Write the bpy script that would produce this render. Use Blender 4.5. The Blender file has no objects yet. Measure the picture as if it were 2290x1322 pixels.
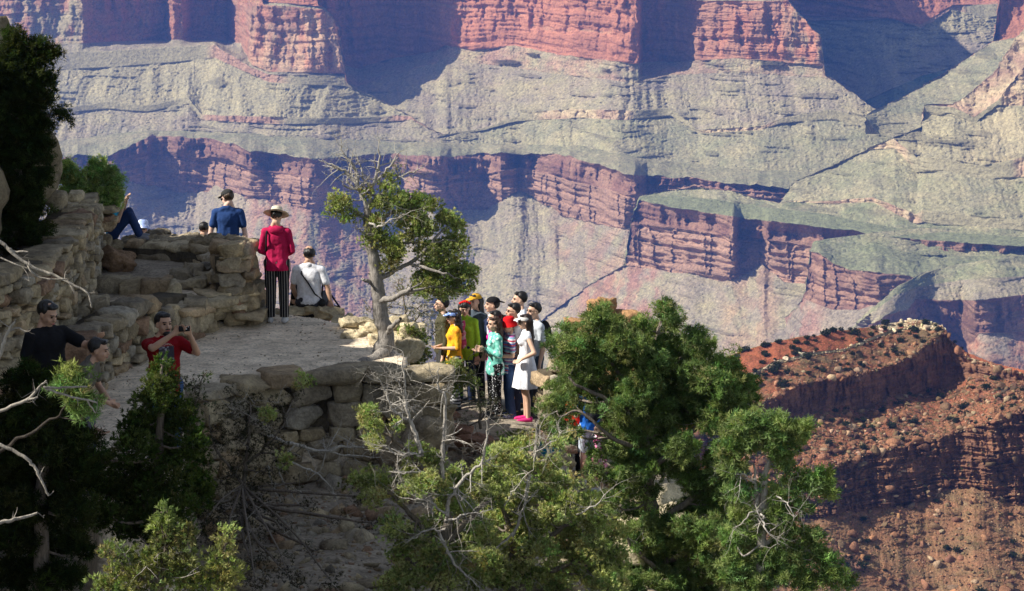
import bpy, bmesh, math, random
import numpy as np
from mathutils import Vector, Matrix, Euler
R = math.radians
scene = bpy.context.scene
C = scene.collection
rng = np.random.default_rng(7)
random.seed(7)

# ------------------------------------------------------------ camera
PITCH = R(10.0); S10, C10 = math.sin(PITCH), math.cos(PITCH)
FPX = 1145/math.tan(R(10.0))           # focal length in photo pixels (2290 wide)
cam_d = bpy.data.cameras.new('camera'); cam = bpy.data.objects.new('camera', cam_d); C.objects.link(cam)
cam_d.sensor_width = 36; cam_d.lens = 18/math.tan(R(10.0))
cam_d.clip_start = 1.0; cam_d.clip_end = 60000
cam.location = (0, 0, 0); cam.rotation_euler = (R(90)-PITCH, 0, 0)
scene.camera = cam
# ------------------------------------------------------------ light
SUN_DIR = Vector((-0.745, -0.16, 0.64)).normalized()
world = bpy.data.worlds.new('World'); scene.world = world; world.use_nodes = True
nt = world.node_tree; bg = nt.nodes['Background']
sky = nt.nodes.new('ShaderNodeTexSky'); sky.sky_type = 'NISHITA'; sky.sun_disc = False
sky.sun_elevation = math.asin(SUN_DIR.z); sky.sun_rotation = math.atan2(SUN_DIR.x, SUN_DIR.y) % (2*math.pi)
sky.altitude = 2100; sky.air_density = 1.0; sky.dust_density = 1.2
hsv = nt.nodes.new('ShaderNodeHueSaturation'); hsv.inputs['Saturation'].default_value = .6; nt.links.new(sky.outputs[0], hsv.inputs['Color']); nt.links.new(hsv.outputs[0], bg.inputs[0]); bg.inputs[1].default_value = 0.095
sun_d = bpy.data.lights.new('sun', 'SUN'); sun = bpy.data.objects.new('sun', sun_d); C.objects.link(sun)
sun_d.energy = 5.0; sun_d.angle = R(0.5); sun_d.color = (1.0, 0.95, 0.87)
sun.rotation_euler = SUN_DIR.to_track_quat('Z', 'Y').to_euler()
scene.view_settings.view_transform = 'Standard'; scene.view_settings.look = 'None'
scene.view_settings.exposure = 0.72; scene.view_settings.gamma = 1.0
HAZE = 3.0e-5
scene.cycles.use_denoising = True
scene.cycles.max_bounces = 5; scene.cycles.diffuse_bounces = 2; scene.cycles.volume_bounces = 1
scene.cycles.transparent_max_bounces = 4; scene.cycles.glossy_bounces = 2
scene.cycles.volume_max_steps = 64
scene.cycles.sample_clamp_indirect = 4

# ------------------------------------------------------------ helpers
def tdep(py):
    b = (661-np.asarray(py, float))/FPX
    return (S10-b*C10)/(C10+b*S10)
def W(px, py, Y):
    a = (px-1145)/FPX; b = (661-py)/FPX
    t = Y/(C10+b*S10)
    return Vector((a*t, Y, (-S10+b*C10)*t))
def Wz(px, py, z):
    return W(px, py, -z/float(tdep(py)))
def mpp(Y, z=None):
    z = -0.19*Y if z is None else z
    return (Y*C10-z*S10)/FPX          # metres per photo pixel
def pix(p):
    d = p[1]*C10-p[2]*S10
    return 1145+FPX*p[0]/d, 661-FPX*(p[1]*S10+p[2]*C10)/d
def _h(ix, iy, iz, seed):
    n = (ix.astype(np.uint32)*np.uint32(374761393) + iy.astype(np.uint32)*np.uint32(668265263)
         + iz.astype(np.uint32)*np.uint32(2147483647) + np.uint32(seed*974711 & 0xffffffff))
    n = (n ^ (n >> np.uint32(13)))*np.uint32(1274126177)
    n = (n ^ (n >> np.uint32(16)))*np.uint32(2246822519)
    return ((n ^ (n >> np.uint32(15))) & np.uint32(0xffffff)).astype(np.float32)/np.float32(0xffffff)
def vn(x, y, z=0.0, seed=0):
    """value noise in -1..1"""
    x, y, z = np.broadcast_arrays(np.asarray(x, np.float64), y, z)
    fx, fy, fz = np.floor(x), np.floor(y), np.floor(z)
    ix, iy, iz = fx.astype(np.int64), fy.astype(np.int64), fz.astype(np.int64)
    u, v, w = x-fx, y-fy, z-fz
    u = u*u*(3-2*u); v = v*v*(3-2*v); w = w*w*(3-2*w)
    flat = not np.any(z)
    def pl(k):
        a = _h(ix, iy, iz+k, seed); b = _h(ix+1, iy, iz+k, seed)
        c = _h(ix, iy+1, iz+k, seed); d = _h(ix+1, iy+1, iz+k, seed)
        return (a*(1-u)+b*u)*(1-v)+(c*(1-u)+d*u)*v
    r = pl(0) if flat else pl(0)*(1-w)+pl(1)*w
    return r*2-1
def fbm(x, y, z=0.0, oct=4, seed=0, gain=.5):
    s = 0; a = 1; n = 0
    for k in range(oct):
        s = s+a*vn(np.asarray(x)*2**k, np.asarray(y)*2**k, np.asarray(z)*2**k, seed+k*17); n += a; a *= gain
    return s/n
def ridged(x, y, z=0.0, oct=3, seed=0):
    s = 0; a = 1; n = 0
    for k in range(oct):
        s = s+a*(1-2*np.abs(vn(np.asarray(x)*2**k, np.asarray(y)*2**k, np.asarray(z)*2**k, seed+k*13))); n += a; a *= .5
    return s/n
def sstep(a, b, x):
    t = np.clip((x-a)/(b-a), 0, 1); return t*t*(3-2*t)
def poly(s):
    """'x:y x:y ...' -> interpolator"""
    p = [tuple(float(q) for q in t.split(':')) for t in s.split()]
    xs = np.array([a for a, b in p]); ys = np.array([b for a, b in p])
    return lambda u: np.interp(u, xs, ys)

def mesh_np(name, V, faces, mat=None, parent=None, col=None, smooth=False, uv=None):
    """faces: (n,3) or (n,4) int array; col: (nverts,3) linear"""
    V = np.ascontiguousarray(V, np.float32); faces = np.ascontiguousarray(faces, np.int32)
    me = bpy.data.meshes.new(name); n, k = faces.shape
    me.vertices.add(len(V)); me.vertices.foreach_set('co', V.ravel())
    me.loops.add(n*k); me.loops.foreach_set('vertex_index', faces.ravel())
    me.polygons.add(n); me.polygons.foreach_set('loop_start', np.arange(0, n*k, k, dtype=np.int32))
    if smooth: me.polygons.foreach_set('use_smooth', np.ones(n, bool))
    me.update(calc_edges=True)
    if col is not None:
        at = me.color_attributes.new('tint', 'FLOAT_COLOR', 'POINT')
        c = np.ones((len(V), 4), np.float32); c[:, :3] = col
        at.data.foreach_set('color', c.ravel())
    if mat: me.materials.append(mat)
    o = bpy.data.objects.new(name, me); C.objects.link(o)
    if parent is not None: o.parent = parent
    return o
def tag(o, label=None, cat=None, group=None, kind=None):
    if label: o['label'] = label
    if cat: o['category'] = cat
    if group: o['group'] = group
    if kind: o['kind'] = kind
    return o
def empty(name, loc=(0, 0, 0)):
    o = bpy.data.objects.new(name, None); o.location = loc; o.empty_display_size = .2; C.objects.link(o); return o
def reparent(o, p):
    o.parent = p; o.matrix_parent_inverse = Matrix.Translation(-Vector(p.location)); return o

# ------------------------------------------------------------ materials
def rgb(r, g, b): return (r, g, b, 1)
class NT:
    def __init__(s, name):
        s.m = bpy.data.materials.new(name); s.m.use_nodes = True; s.t = s.m.node_tree
        s.b = s.t.nodes['Principled BSDF']; s.b.inputs['Specular IOR Level'].default_value = .15
        s.b.inputs['Roughness'].default_value = .9
    def n(s, typ, **kw):
        x = s.t.nodes.new(typ)
        for k, v in kw.items(): setattr(x, k, v)
        return x
    def l(s, a, b): s.t.links.new(a, b)
    def pos(s, obj=False):
        if obj: return s.n('ShaderNodeTexCoord').outputs['Object']
        return s.n('ShaderNodeNewGeometry').outputs['Position']
    def noise(s, vec, scale, detail=4, rough=.55, stretch=None):
        if stretch:
            mp = s.n('ShaderNodeMapping'); mp.inputs['Scale'].default_value = stretch; s.l(vec, mp.inputs['Vector']); vec = mp.outputs[0]
        x = s.n('ShaderNodeTexNoise'); s.l(vec, x.inputs['Vector']); x.inputs['Scale'].default_value = scale
        x.inputs['Detail'].default_value = detail; x.inputs['Roughness'].default_value = rough
        return x.outputs['Fac']
    def ramp(s, fac, stops):
        x = s.n('ShaderNodeValToRGB'); e = x.color_ramp.elements
        while len(e) < len(stops): e.new(.5)
        for k, (p, c) in enumerate(stops): e[k].position = p; e[k].color = (*c, 1) if len(c) == 3 else c
        s.l(fac, x.inputs[0]); return x.outputs[0]
    def mul(s, a, b, fac=1.0, mode='MULTIPLY'):
        x = s.n('ShaderNodeMix', data_type='RGBA', blend_type=mode); x.inputs[0].default_value = fac
        s.l(a, x.inputs[6])
        if isinstance(b, tuple): x.inputs[7].default_value = b
        else: s.l(b, x.inputs[7])
        return x.outputs[2]
    def mixf(s, f, a, b):
        x = s.n('ShaderNodeMix', data_type='RGBA'); s.l(f, x.inputs[0])
        for q, i in ((a, 6), (b, 7)):
            if isinstance(q, tuple): x.inputs[i].default_value = q if len(q) == 4 else (*q, 1)
            else: s.l(q, x.inputs[i])
        return x.outputs[2]
    def bump(s, fac, strength, dist):
        x = s.n('ShaderNodeBump'); x.inputs['Strength'].default_value = strength; x.inputs['Distance'].default_value = dist
        s.l(fac, x.inputs['Height']); s.l(x.outputs[0], s.b.inputs['Normal'])
    def base(s, c):
        if isinstance(c, tuple): s.b.inputs['Base Color'].default_value = c if len(c) == 4 else (*c, 1)
        else: s.l(c, s.b.inputs['Base Color'])
    def attr(s, name='tint'):
        return s.n('ShaderNodeAttribute', attribute_name=name).outputs['Color']
def rock_mat(name, scale, bscale, bdist, lo=.6, hi=1.35, strength=.8):
    m = NT(name); p = m.pos()
    f = m.noise(p, scale, 6, .65); g = m.ramp(f, [(.3, (lo,)*3), (.7, (hi,)*3)])
    m.base(m.mul(m.attr(), g)); m.bump(m.noise(p, bscale, 6, .7), strength, bdist)
    return m.m
# ============================================================ canyon terrain
far_mat = rock_mat('canyon_rock', .14, .10, 7, .62, 1.32, .8)
ALB = dict(shale=(.29, .25, .14), tonto=(.215, .205, .11), redwall=(.37, .155, .085), tapeats=(.18, .09, .06), tapelow=(.31, .18, .11),
           talus=(.255, .205, .14), cream=(.46, .36, .20), ledge=(.33, .20, .13), river=(.06, .11, .05), redtalus=(.31, .12, .085),
           soil=(.27, .085, .04), soil2=(.17, .11, .055), white=(.52, .42, .27), orange=(.24, .115, .06), darkrock=(.11, .055, .035), tan=(.30, .20, .12), brush=(.12, .12, .06), green=(.19, .195, .095))

def gsm(a, U, sig):
    if not sig: return a
    st = (U[1]-U[0]) if len(U) > 1 else 1
    n = int(3*sig/st); k = np.exp(-.5*(np.arange(-n, n+1)*st/sig)**2); k /= k.sum()
    return np.convolve(np.pad(a, n, mode='edge'), k, 'valid')
def solve(curves, U):
    """each curve: dict(y=interp, and one of z / D / s(+dD)); one has anchor=True"""
    n = len(curves); Y = [c['y'](U)+c.get('j', 0)*fbm(U/22., 0*U+i*.0+c.get('seed', 3), 0, 4, 40+c.get('seed', 3)) for i, c in enumerate(curves)]
    Y2_ = [Y[0]]
    for i in range(1, n):
        g = Y[i-1]-Y[i]; q = sstep(1, 4, np.abs(g)); Y2_.append(Y2_[-1]-(g*q+.1*(1-q)) if i < n-1 else Y[i])
    Y = Y2_ if n > 3 else Y
    D = [None]*n; Z = [None]*n
    a = next(i for i, c in enumerate(curves) if c.get('anchor'))
    t = tdep(Y[a]); c = curves[a]
    D[a] = (c['D'](U) if 'D' in c else -c['z']/t); Z[a] = -t*D[a]
    def go(i, k, s):
        t = tdep(Y[i])
        if callable(s): s = s(U)
        D[i] = (s*D[k]-Z[k])/(s+t)
        if 'dD' in curves[i]: D[i] = D[i]+curves[i]['dD'](U)
        D[i] = gsm(D[i], U, curves[i].get('sm', 0))
        Z[i] = -t*D[i]
    for i in range(a+1, n): go(i, i-1, curves[i]['s'])          # slope of the band below this curve
    for i in range(a-1, -1, -1): go(i, i+1, curves[i+1]['s'])
    return np.array(Y), np.array(D), np.array(Z)

def sheet(name, x0, x1, step, curves, rowpx=2.0, mat=None, amp=1.0, seed=0, scale=1.0, label_kind='structure'):
    U = np.arange(x0, x1+step, step, dtype=float)
    Y, D, Z = solve(curves, U)
    rows = []; Dr = []; Zr = []; band = []; tt = []
    for k in range(len(curves)-1):
        h = np.percentile(np.abs(Y[k]-Y[k+1]), 92)
        n = max(3, int(h/rowpx)) if not curves[k+1].get('rows') else curves[k+1]['rows']
        for j in range(n):
            f = j/n; band.append(k); tt.append(f)
            Dr.append(D[k]*(1-f)+D[k+1]*f); Zr.append(Z[k]*(1-f)+Z[k+1]*f)
    Dr.append(D[-1]); Zr.append(Z[-1]); band.append(len(curves)-2); tt.append(1.0)
    Dr = np.array(Dr); Zr = np.array(Zr); band = np.array(band); tt = np.array(tt)
    A = (U-1145)/FPX
    fw = Dr*C10-Zr*S10; X = A[None, :]*fw
    K = scale   # metres scale for noise
    col = np.zeros(Dr.shape+(3,)); dl = np.zeros(Dr.shape)
    for k in range(len(curves)-1):
        m = band == k
        c = curves[k+1]; kind = c.get('k', 'slope')
        x, d, z, f = X[m]/K, Dr[m]/K, Zr[m]/K, tt[m][:, None]
        al = np.array(ALB[c.get('c', 'shale')]); al2 = np.array(ALB[c.get('c2', c.get('c', 'shale'))])
        mix = sstep(-.5, .6, fbm(x/60, z/30, d/60, 5, seed+5, .7))[..., None]
        cc = al*(1-mix)+al2*mix
        if 'cx' in c:            # patches of another colour along x
            for (xa, xb, cn, wgt) in c['cx']:
                w = sstep(xa-25, xa+25, U)*(1-sstep(xb-25, xb+25, U))
                w = (w[None, :]*wgt*sstep(-.35, .25, fbm(x/24, z/60, d/60, 4, seed+9)))[..., None]
                cc = cc*(1-w)+np.array(ALB[cn])*w
        e = amp*c.get('a', 1.0)
        if kind == 'cliff':
            wz = 12*fbm(z/40, x/60, 0, 3, seed+50); fl = ridged((x+wz+.3*d)/46, z/120, 0, 4, seed+1)
            fs = fbm(x/14, z/60, d/40, 4, seed+2)
            st = fbm(z/11+.4*vn(x/60, 0, 0, seed), x/200, 0, 4, seed+3)
            pil = vn(x/120, 0, 0, seed+30)
            fade = np.sin(np.pi*np.clip(f, 0, 1))**.35
            dl[m] = e*((22 if c.get('c') == 'redwall' else 32)*fl+17*fs+24*pil)*fade + e*12*st
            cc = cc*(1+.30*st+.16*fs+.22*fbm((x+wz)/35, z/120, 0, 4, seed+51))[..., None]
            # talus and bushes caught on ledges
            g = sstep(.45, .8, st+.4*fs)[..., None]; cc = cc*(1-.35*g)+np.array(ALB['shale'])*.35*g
        elif kind == 'layer':
            fl = ridged((x+.3*d)/60, z/200, 0, 3, seed+1)
            fs = fbm(x/18, z/12, d/40, 4, seed+2)
            st = vn(z/7+.4*vn(x/50, 0, 0, seed), x/140, 0, seed+3)+.5*vn(z/3, x/60, 0, seed+4)
            cr = np.abs(vn(x/16, z/90, 0, seed+6))
            dl[m] = e*(18*fl+9*fs+9*st-6*(cr < .08))
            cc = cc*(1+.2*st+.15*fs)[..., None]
        elif kind == 'ledge':
            fl = ridged(x/22, z/80, 0, 3, seed+1)
            br = sstep(-.25, .1, vn(x/110, 0, 0, seed+33))
            dl[m] = e*(9*fl+4*fbm(x/6, z/5, 0, 3, seed+2))*br
            cc = cc*(1+.15*fl)[..., None]
            cc = cc*br[..., None]+np.array(ALB['shale'])*(1-br[..., None])
        elif kind == 'slope':
            warp = 9*fbm(z/70, x/90, 0, 3, seed+7); mk = .25+.75*sstep(-.3, .5, fbm(x/140, z/80, 0, 3, seed+17))
            gu = ridged((x+warp)/24, z/150, 0, 4, seed+8)*mk
            gb = ridged((x+2*warp)/120, z/260, 0, 3, seed+18)
            fs = fbm(x/7, z/5, d/7, 4, seed+2)
            sl = vn(z/4.5+.5*vn(x/40, 0, 0, seed+41), x/90, 0, seed+42); sl = sstep(.35, .6, sl)*sstep(-.1, .3, vn(x/70, z/20, 0, seed+43))
            g2 = ridged((x+warp)/10.5, z/70, 0, 3, seed+45); dl[m] = e*(7*gu+19*gb+5.5*fs+3.5*g2*mk-8*sl)
            # broken outcrops crossing the slope
            oc = sstep(.5, .62, vn(z/13, x/60, 0, seed+21))*sstep(.0, .3, vn(x/60, z/30, 0, seed+22))
            dl[m] -= e*8*oc*c.get('oc', 1)
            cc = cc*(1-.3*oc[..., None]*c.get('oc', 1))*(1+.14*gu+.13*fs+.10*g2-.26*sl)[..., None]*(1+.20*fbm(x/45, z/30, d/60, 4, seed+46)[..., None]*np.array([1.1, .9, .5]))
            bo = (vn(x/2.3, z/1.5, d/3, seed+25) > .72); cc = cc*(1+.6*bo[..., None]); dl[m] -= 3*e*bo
        elif kind == 'flat':
            fs = fbm(x/10, z/4, d/12, 4, seed+2)
            dl[m] = e*(6*fs+12*fbm(x/60, d/60, 0, 4, seed+3)+6*ridged(x/30, d/200, 0, 3, seed+4))
            cc = cc*(1+.3*fs+.15*fbm(x/30, d/40, 0, 4, seed+6))[..., None]
        # bush speckle
        sp = vn(x/2.6, z/1.1, d/3.2, seed+26)+.5*vn(x/1.3, z/.7, 0, seed+27)
        g = (sp > c.get('bush', .62))[..., None]
        cc = np.where(g, cc*.55, cc)
        col[m] = cc
    s = 1+dl*K/Dr
    zz_ = Zr/K; X = X+(5*fbm(zz_/9, X/K/30, 0, 4, seed+61)+4*fbm(zz_/3, X/K/12, 0, 2, seed+62))*K*amp*.8*sstep(4, 30, np.arange(len(Dr)))[:, None]
    V = np.stack([X*s, Dr*s, Zr*s], -1)
    nr, nc = Dr.shape
    idx = np.arange(nr*nc).reshape(nr, nc)
    F = np.stack([idx[:-1, :-1], idx[:-1, 1:], idx[1:, 1:], idx[1:, :-1]], -1).reshape(-1, 4)
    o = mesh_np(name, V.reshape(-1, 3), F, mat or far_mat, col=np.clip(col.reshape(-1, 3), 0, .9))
    tag(o, kind=label_kind)
    return o, V, band, U

P = poly
# Tapeats rim and talus, full width of the far wall
RIM = P('-150:345 130:350 250:345 300:322 340:302 460:308 520:320 560:338 640:345 700:355 800:350 890:342 1000:350 1090:340 1160:345 1250:345 1340:365 1400:388 1440:392 1560:398 1640:412 1700:415 1760:420 1800:418 2120:420')
C3 = P('-150:325 130:315 350:288 600:300 800:310 960:318 1100:322 1300:325 1400:345 1500:362 1700:378 1800:385 2120:400')
rimD = P('-150:260 200:260 260:180 330:0 540:0 600:90 690:60 760:160 880:200 950:110 985:120 1010:200 1080:190 1120:60 1160:140 1190:150 1240:40 1280:-10 1420:-40 1445:140 1480:150 1800:150 2120:150')
BASE = P('-150:400 130:395 250:405 330:412 400:430 440:432 480:418 550:440 620:455 700:470 760:478 850:468 950:455 1050:470 1090:466 1160:425 1180:432 1240:470 1260:480 1330:500 1400:510 1440:500 1480:445 1600:450 1750:455 2120:462')
MID = lambda u: RIM(u)*.62+BASE(u)*.38
anch = dict(y=RIM, D=lambda u: 900/tdep(RIM(u))+rimD(u), anchor=True, s=3.5, k='cliff', c='tapeats', c2='tapelow', j=5, seed=3, a=1.7)
T = [dict(y=P('-150:1500 2120:1500')),
     dict(y=P('-150:640 300:680 700:740 1000:770 1250:790 1450:830 1700:900 2120:900'), s=.2, k='slope', c='talus', sm=90, rows=60),
     dict(y=BASE, s=P('-150:.55 600:.5 1000:.42 1300:.5 2120:.55'), k='slope', sm=26, c='talus', c2='shale', cx=[(560, 840, 'redtalus', .6), (1240, 1420, 'redtalus', .3)], j=7, seed=4, oc=.3),
     dict(y=MID, s=P('-150:5 2120:5'), k='layer', c='tapelow', c2='ledge', j=3, seed=5, a=1.5),
     anch,
     dict(y=C3, s=.09, k='flat', c='tonto', c2='shale', a=.6, sm=50)]
sheet('canyon_cliffs', -560, 2130, 1.9, T, 1.9, seed=11)
UU = np.arange(-300, 2600, 4.)
D3v = solve(T[4:], UU)[1][1]
D3 = lambda u: np.interp(u, UU, D3v)

# left butte with its aprons
BL = [dict(y=lambda u: C3(u)+4, D=lambda u: D3(u)-20, anchor=True),
      dict(y=P('-150:250 150:252 240:243 330:250 420:232 450:268 520:272 640:278 800:276 900:270 920:266 960:288 1010:310'), s=.42, k='slope', sm=26, c='shale', c2='talus'),
      dict(y=P('-150:240 150:240 240:224 330:236 420:214 450:256 520:258 640:262 800:262 900:257 915:258 960:286 1010:309'), s=3, k='ledge', c='ledge', c2='tapelow', j=2),
      dict(y=P('-150:150 130:156 250:150 400:138 480:128 560:165 600:183 700:190 770:192 790:198 850:224 910:256 960:285 1010:308'), s=P('-150:.55 560:.55 640:.62 800:.6 1000:.5'), k='slope', sm=26, c='shale', c2='shale'),
      dict(y=P('-150:110 130:118 250:112 400:103 480:100 560:150 600:166 700:168 772:171 776:186 790:196 850:223 910:255 960:284 1010:307'), s=P('-150:2.2 560:1.8 1000:1.2'), k='ledge', c='ledge', c2='tapelow', a=.9, j=2),
      dict(y=P('-150:95 130:100 250:92 400:88 480:88 540:95 560:144 600:160 700:163 772:166 776:185 790:195 850:222 910:254 960:283 1010:306'), s=.45, dD=P('-150:0 185:0 200:60 372:300 386:150 408:165 432:370 480:430 505:440 560:0 1010:0'), k='slope', c='shale', c2='talus', a=.6),
      dict(y=P('-150:20 100:-20 190:-60 480:-90 550:-70 575:-20 590:10 650:14 720:20 742:34 757:62 766:110 772:160 776:184 790:194 850:221 910:253 960:282 1010:305'), s=P('-150:1.2 150:1.3 200:4 1010:4'), k='cliff', c='redwall', c2='tapelow', a=1.0, cx=[(560, 800, 'cream', .45), (-150, 190, 'shale', .9)]),
      dict(y=P('-150:0 100:-40 190:-80 480:-110 550:-90 575:-40 590:4 650:8 720:15 742:33 757:61 766:109 772:159 776:183 790:193 850:220 910:252 960:281 1010:304'), s=.35, k='slope', sm=26, c='shale'),
      dict(y=P('-150:-60 100:-90 200:-300 560:-320 690:-320 700:-120 708:-10 712:12 720:13 742:32 757:60 766:108 772:158 776:182 790:192 850:219 910:251 960:280 1010:303'), s=3.2, k='cliff', c='redwall'),  # out-of-view height and depth shaped so the butte's shadow fills the alcove
      dict(y=P('-150:-59 100:-89 200:-299 560:-319 690:-319 700:-119 708:-9 712:13 720:14 742:33 757:61 766:109 772:159 776:183 790:193 850:220 910:252 960:281 1010:304'), s=1, dD=P('-150:700 700:700 770:120 800:30 1010:0'), k='flat', rows=5),
      dict(y=P('-150:80 700:250 772:300 1010:330'), s=-1.0, k='slope', rows=12)]
sheet('canyon_butte', -560, 1010, 1.8, BL, 1.9, seed=31)

# alcove and the long red wall to the right of it
BR = [dict(y=lambda u: C3(u)+5, D=lambda u: D3(u)-18, anchor=True),
      dict(y=P('680:316 960:312 1000:302 1080:292 1150:272 1200:268 1300:263 1400:268 1500:258 1560:298 1700:290 1750:275 1860:266 2000:296 2060:306 2120:330'), s=P('680:.3 960:.35 1100:.42 2120:.42'), k='slope', sm=26, c='shale', c2='tonto'),
      dict(y=P('680:314 960:310 1000:298 1080:286 1150:262 1200:250 1300:242 1400:246 1500:240 1560:290 1700:284 1750:262 1860:245 2000:272 2060:286 2120:325'), s=2.6, k='ledge', c='cream', c2='ledge', j=3, a=1.2),
      dict(y=P('680:160 800:190 870:170 940:148 975:140 1000:126 1060:140 1150:150 1250:166 1350:176 1420:186 1440:182 1500:168 1640:160 1750:168 1840:174 1865:180 1950:240 2060:284 2120:324'), s=P('680:.34 900:.34 980:.42 1100:.5 1400:.52 2120:.55'), k='slope', sm=26, c='shale', c2='talus'),
      dict(y=P('680:130 800:150 870:130 940:118 975:112 1000:100 1060:112 1150:100 1250:122 1350:132 1420:142 1440:138 1500:137 1640:130 1750:137 1838:148 1845:170 1865:178 1950:239 2060:283 2120:323'), s=P('680:1.0 1100:1.0 1300:1.2 1500:1.5 2120:1.5'), k='slope', c='shale', c2='ledge', oc=2.5, a=.8, j=2, bush=.5),
      dict(y=P('680:-190 1400:-170 1428:-60 1436:-6 1450:0 1700:2 1762:0 1780:24 1805:48 1815:64 1835:78 1838:110 1842:150 1846:168 1865:177 1950:238 2060:282 2120:322'), s=P('680:4 1400:4.5 1440:3.5 1700:3.5 1760:2.5 2120:3'), k='cliff', c='redwall', c2='redwall', a=1.25, cx=[(1440, 1860, 'tapelow', .6), (1760, 1860, 'shale', .6)], bush=.9),
      dict(y=P('680:-200 1400:-180 1428:-80 1436:-16 1450:-10 1700:-9 1755:-8 1780:23 1805:47 1815:63 1835:77 1838:109 1842:149 1846:167 1865:176 1950:237 2060:281 2120:321'), s=.3, k='slope', sm=26, c='shale'),
      dict(y=P('680:-330 1400:-330 1560:-310 1700:-300 1720:-12 1755:-9 1780:22 1805:46 1815:62 1835:76 1838:108 1842:148 1846:166 1865:175 1950:236 2060:280 2120:320'), s=3, k='cliff', c='redwall'),  # unseen second cliff, added behind the wall to shadow the side canyon
      dict(y=P('680:-329 1400:-329 1560:-309 1700:-299 1720:-11 1755:-8 1780:23 1805:47 1815:63 1835:77 1838:109 1842:149 1846:167 1865:176 1950:237 2060:281 2120:321'), s=1, dD=P('680:900 1700:900 1840:250 1900:20 2120:0'), k='flat', rows=5),
      dict(y=P('680:0 1400:20 1480:60 1845:240 1950:270 2060:330 2120:360'), s=-1.5, k='slope', rows=12)]
# recess of the alcove / turned faces of the wall, as extra depth
BR[4]['dD'] = P('680:160 800:220 930:180 985:30 1010:0 1428:0 1438:190 1500:170 1560:30 1600:0 2120:0')
sheet('canyon_wall', 680, 2120, 1.8, BR, 1.9, seed=51)

# hillsides in the side canyon at the upper right
E = [dict(y=P('1700:330 2000:300 2400:250'), D=P('1700:8100 1900:7700 2000:7500 2400:7600'), anchor=True),
     dict(y=P('1700:250 1850:215 1930:228 2000:196 2060:170 2130:150 2400:100'), s=.3, k='flat', c='river', c2='tonto', a=2),
     dict(y=P('1700:130 1900:115 1960:130 2010:135 2100:95 2150:70 2400:50'), s=.4, k='slope', sm=26, c='talus', c2='shale', a=1.6),
     dict(y=P('1700:60 1840:45 1935:45 1990:40 2060:62 2130:20 2200:40 2400:20'), s=.62, k='slope', sm=26, c='shale', c2='shale', a=1.6),
     dict(y=P('1700:30 1840:38 1935:40 1945:36 2060:55 2130:12 2400:0'), s=1, k='ledge', c='ledge'),
     dict(y=P('1700:-150 1840:-140 2240:-150 2400:-160'), s=3, k='cliff', c='redwall', a=1.3, dD=P('1700:0 1930:0 1950:180 2040:260 2400:260')),
     dict(y=P('1700:0 2400:0'), s=-1, k='slope', rows=4)]
sheet('side_canyon', 1700, 2800, 2.0, E, 2.0, seed=71)
H = [dict(y=P('1935:262 1960:296 2020:322 2100:330 2400:300'), D=P('1850:6750 2400:6500'), anchor=True),
     dict(y=P('1935:260 1955:247 2040:207 2130:152 2200:106 2222:92 2400:60'), s=P('1850:.3 2400:.42'), k='slope', sm=26, c='shale', c2='tonto', a=.6),
     dict(y=P('1850:328 1900:279 1955:246 2040:206 2095:170 2100:131 2205:128 2222:0 2226:-20 2400:-60'), s=3, dD=P('1850:0 2225:0 2260:150 2400:260'), k='cliff', c='redwall'),
     dict(y=P('1935:300 2400:300'), s=-1, rows=6)]
H[2]['y'] = P('1935:259 1955:246 2040:206 2130:151 2205:104 2222:90 2226:60 2234:0 2238:-60 2400:-120')
sheet('far_hillside', 1935, 2800, 2.0, H, 2.0, seed=81)

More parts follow.
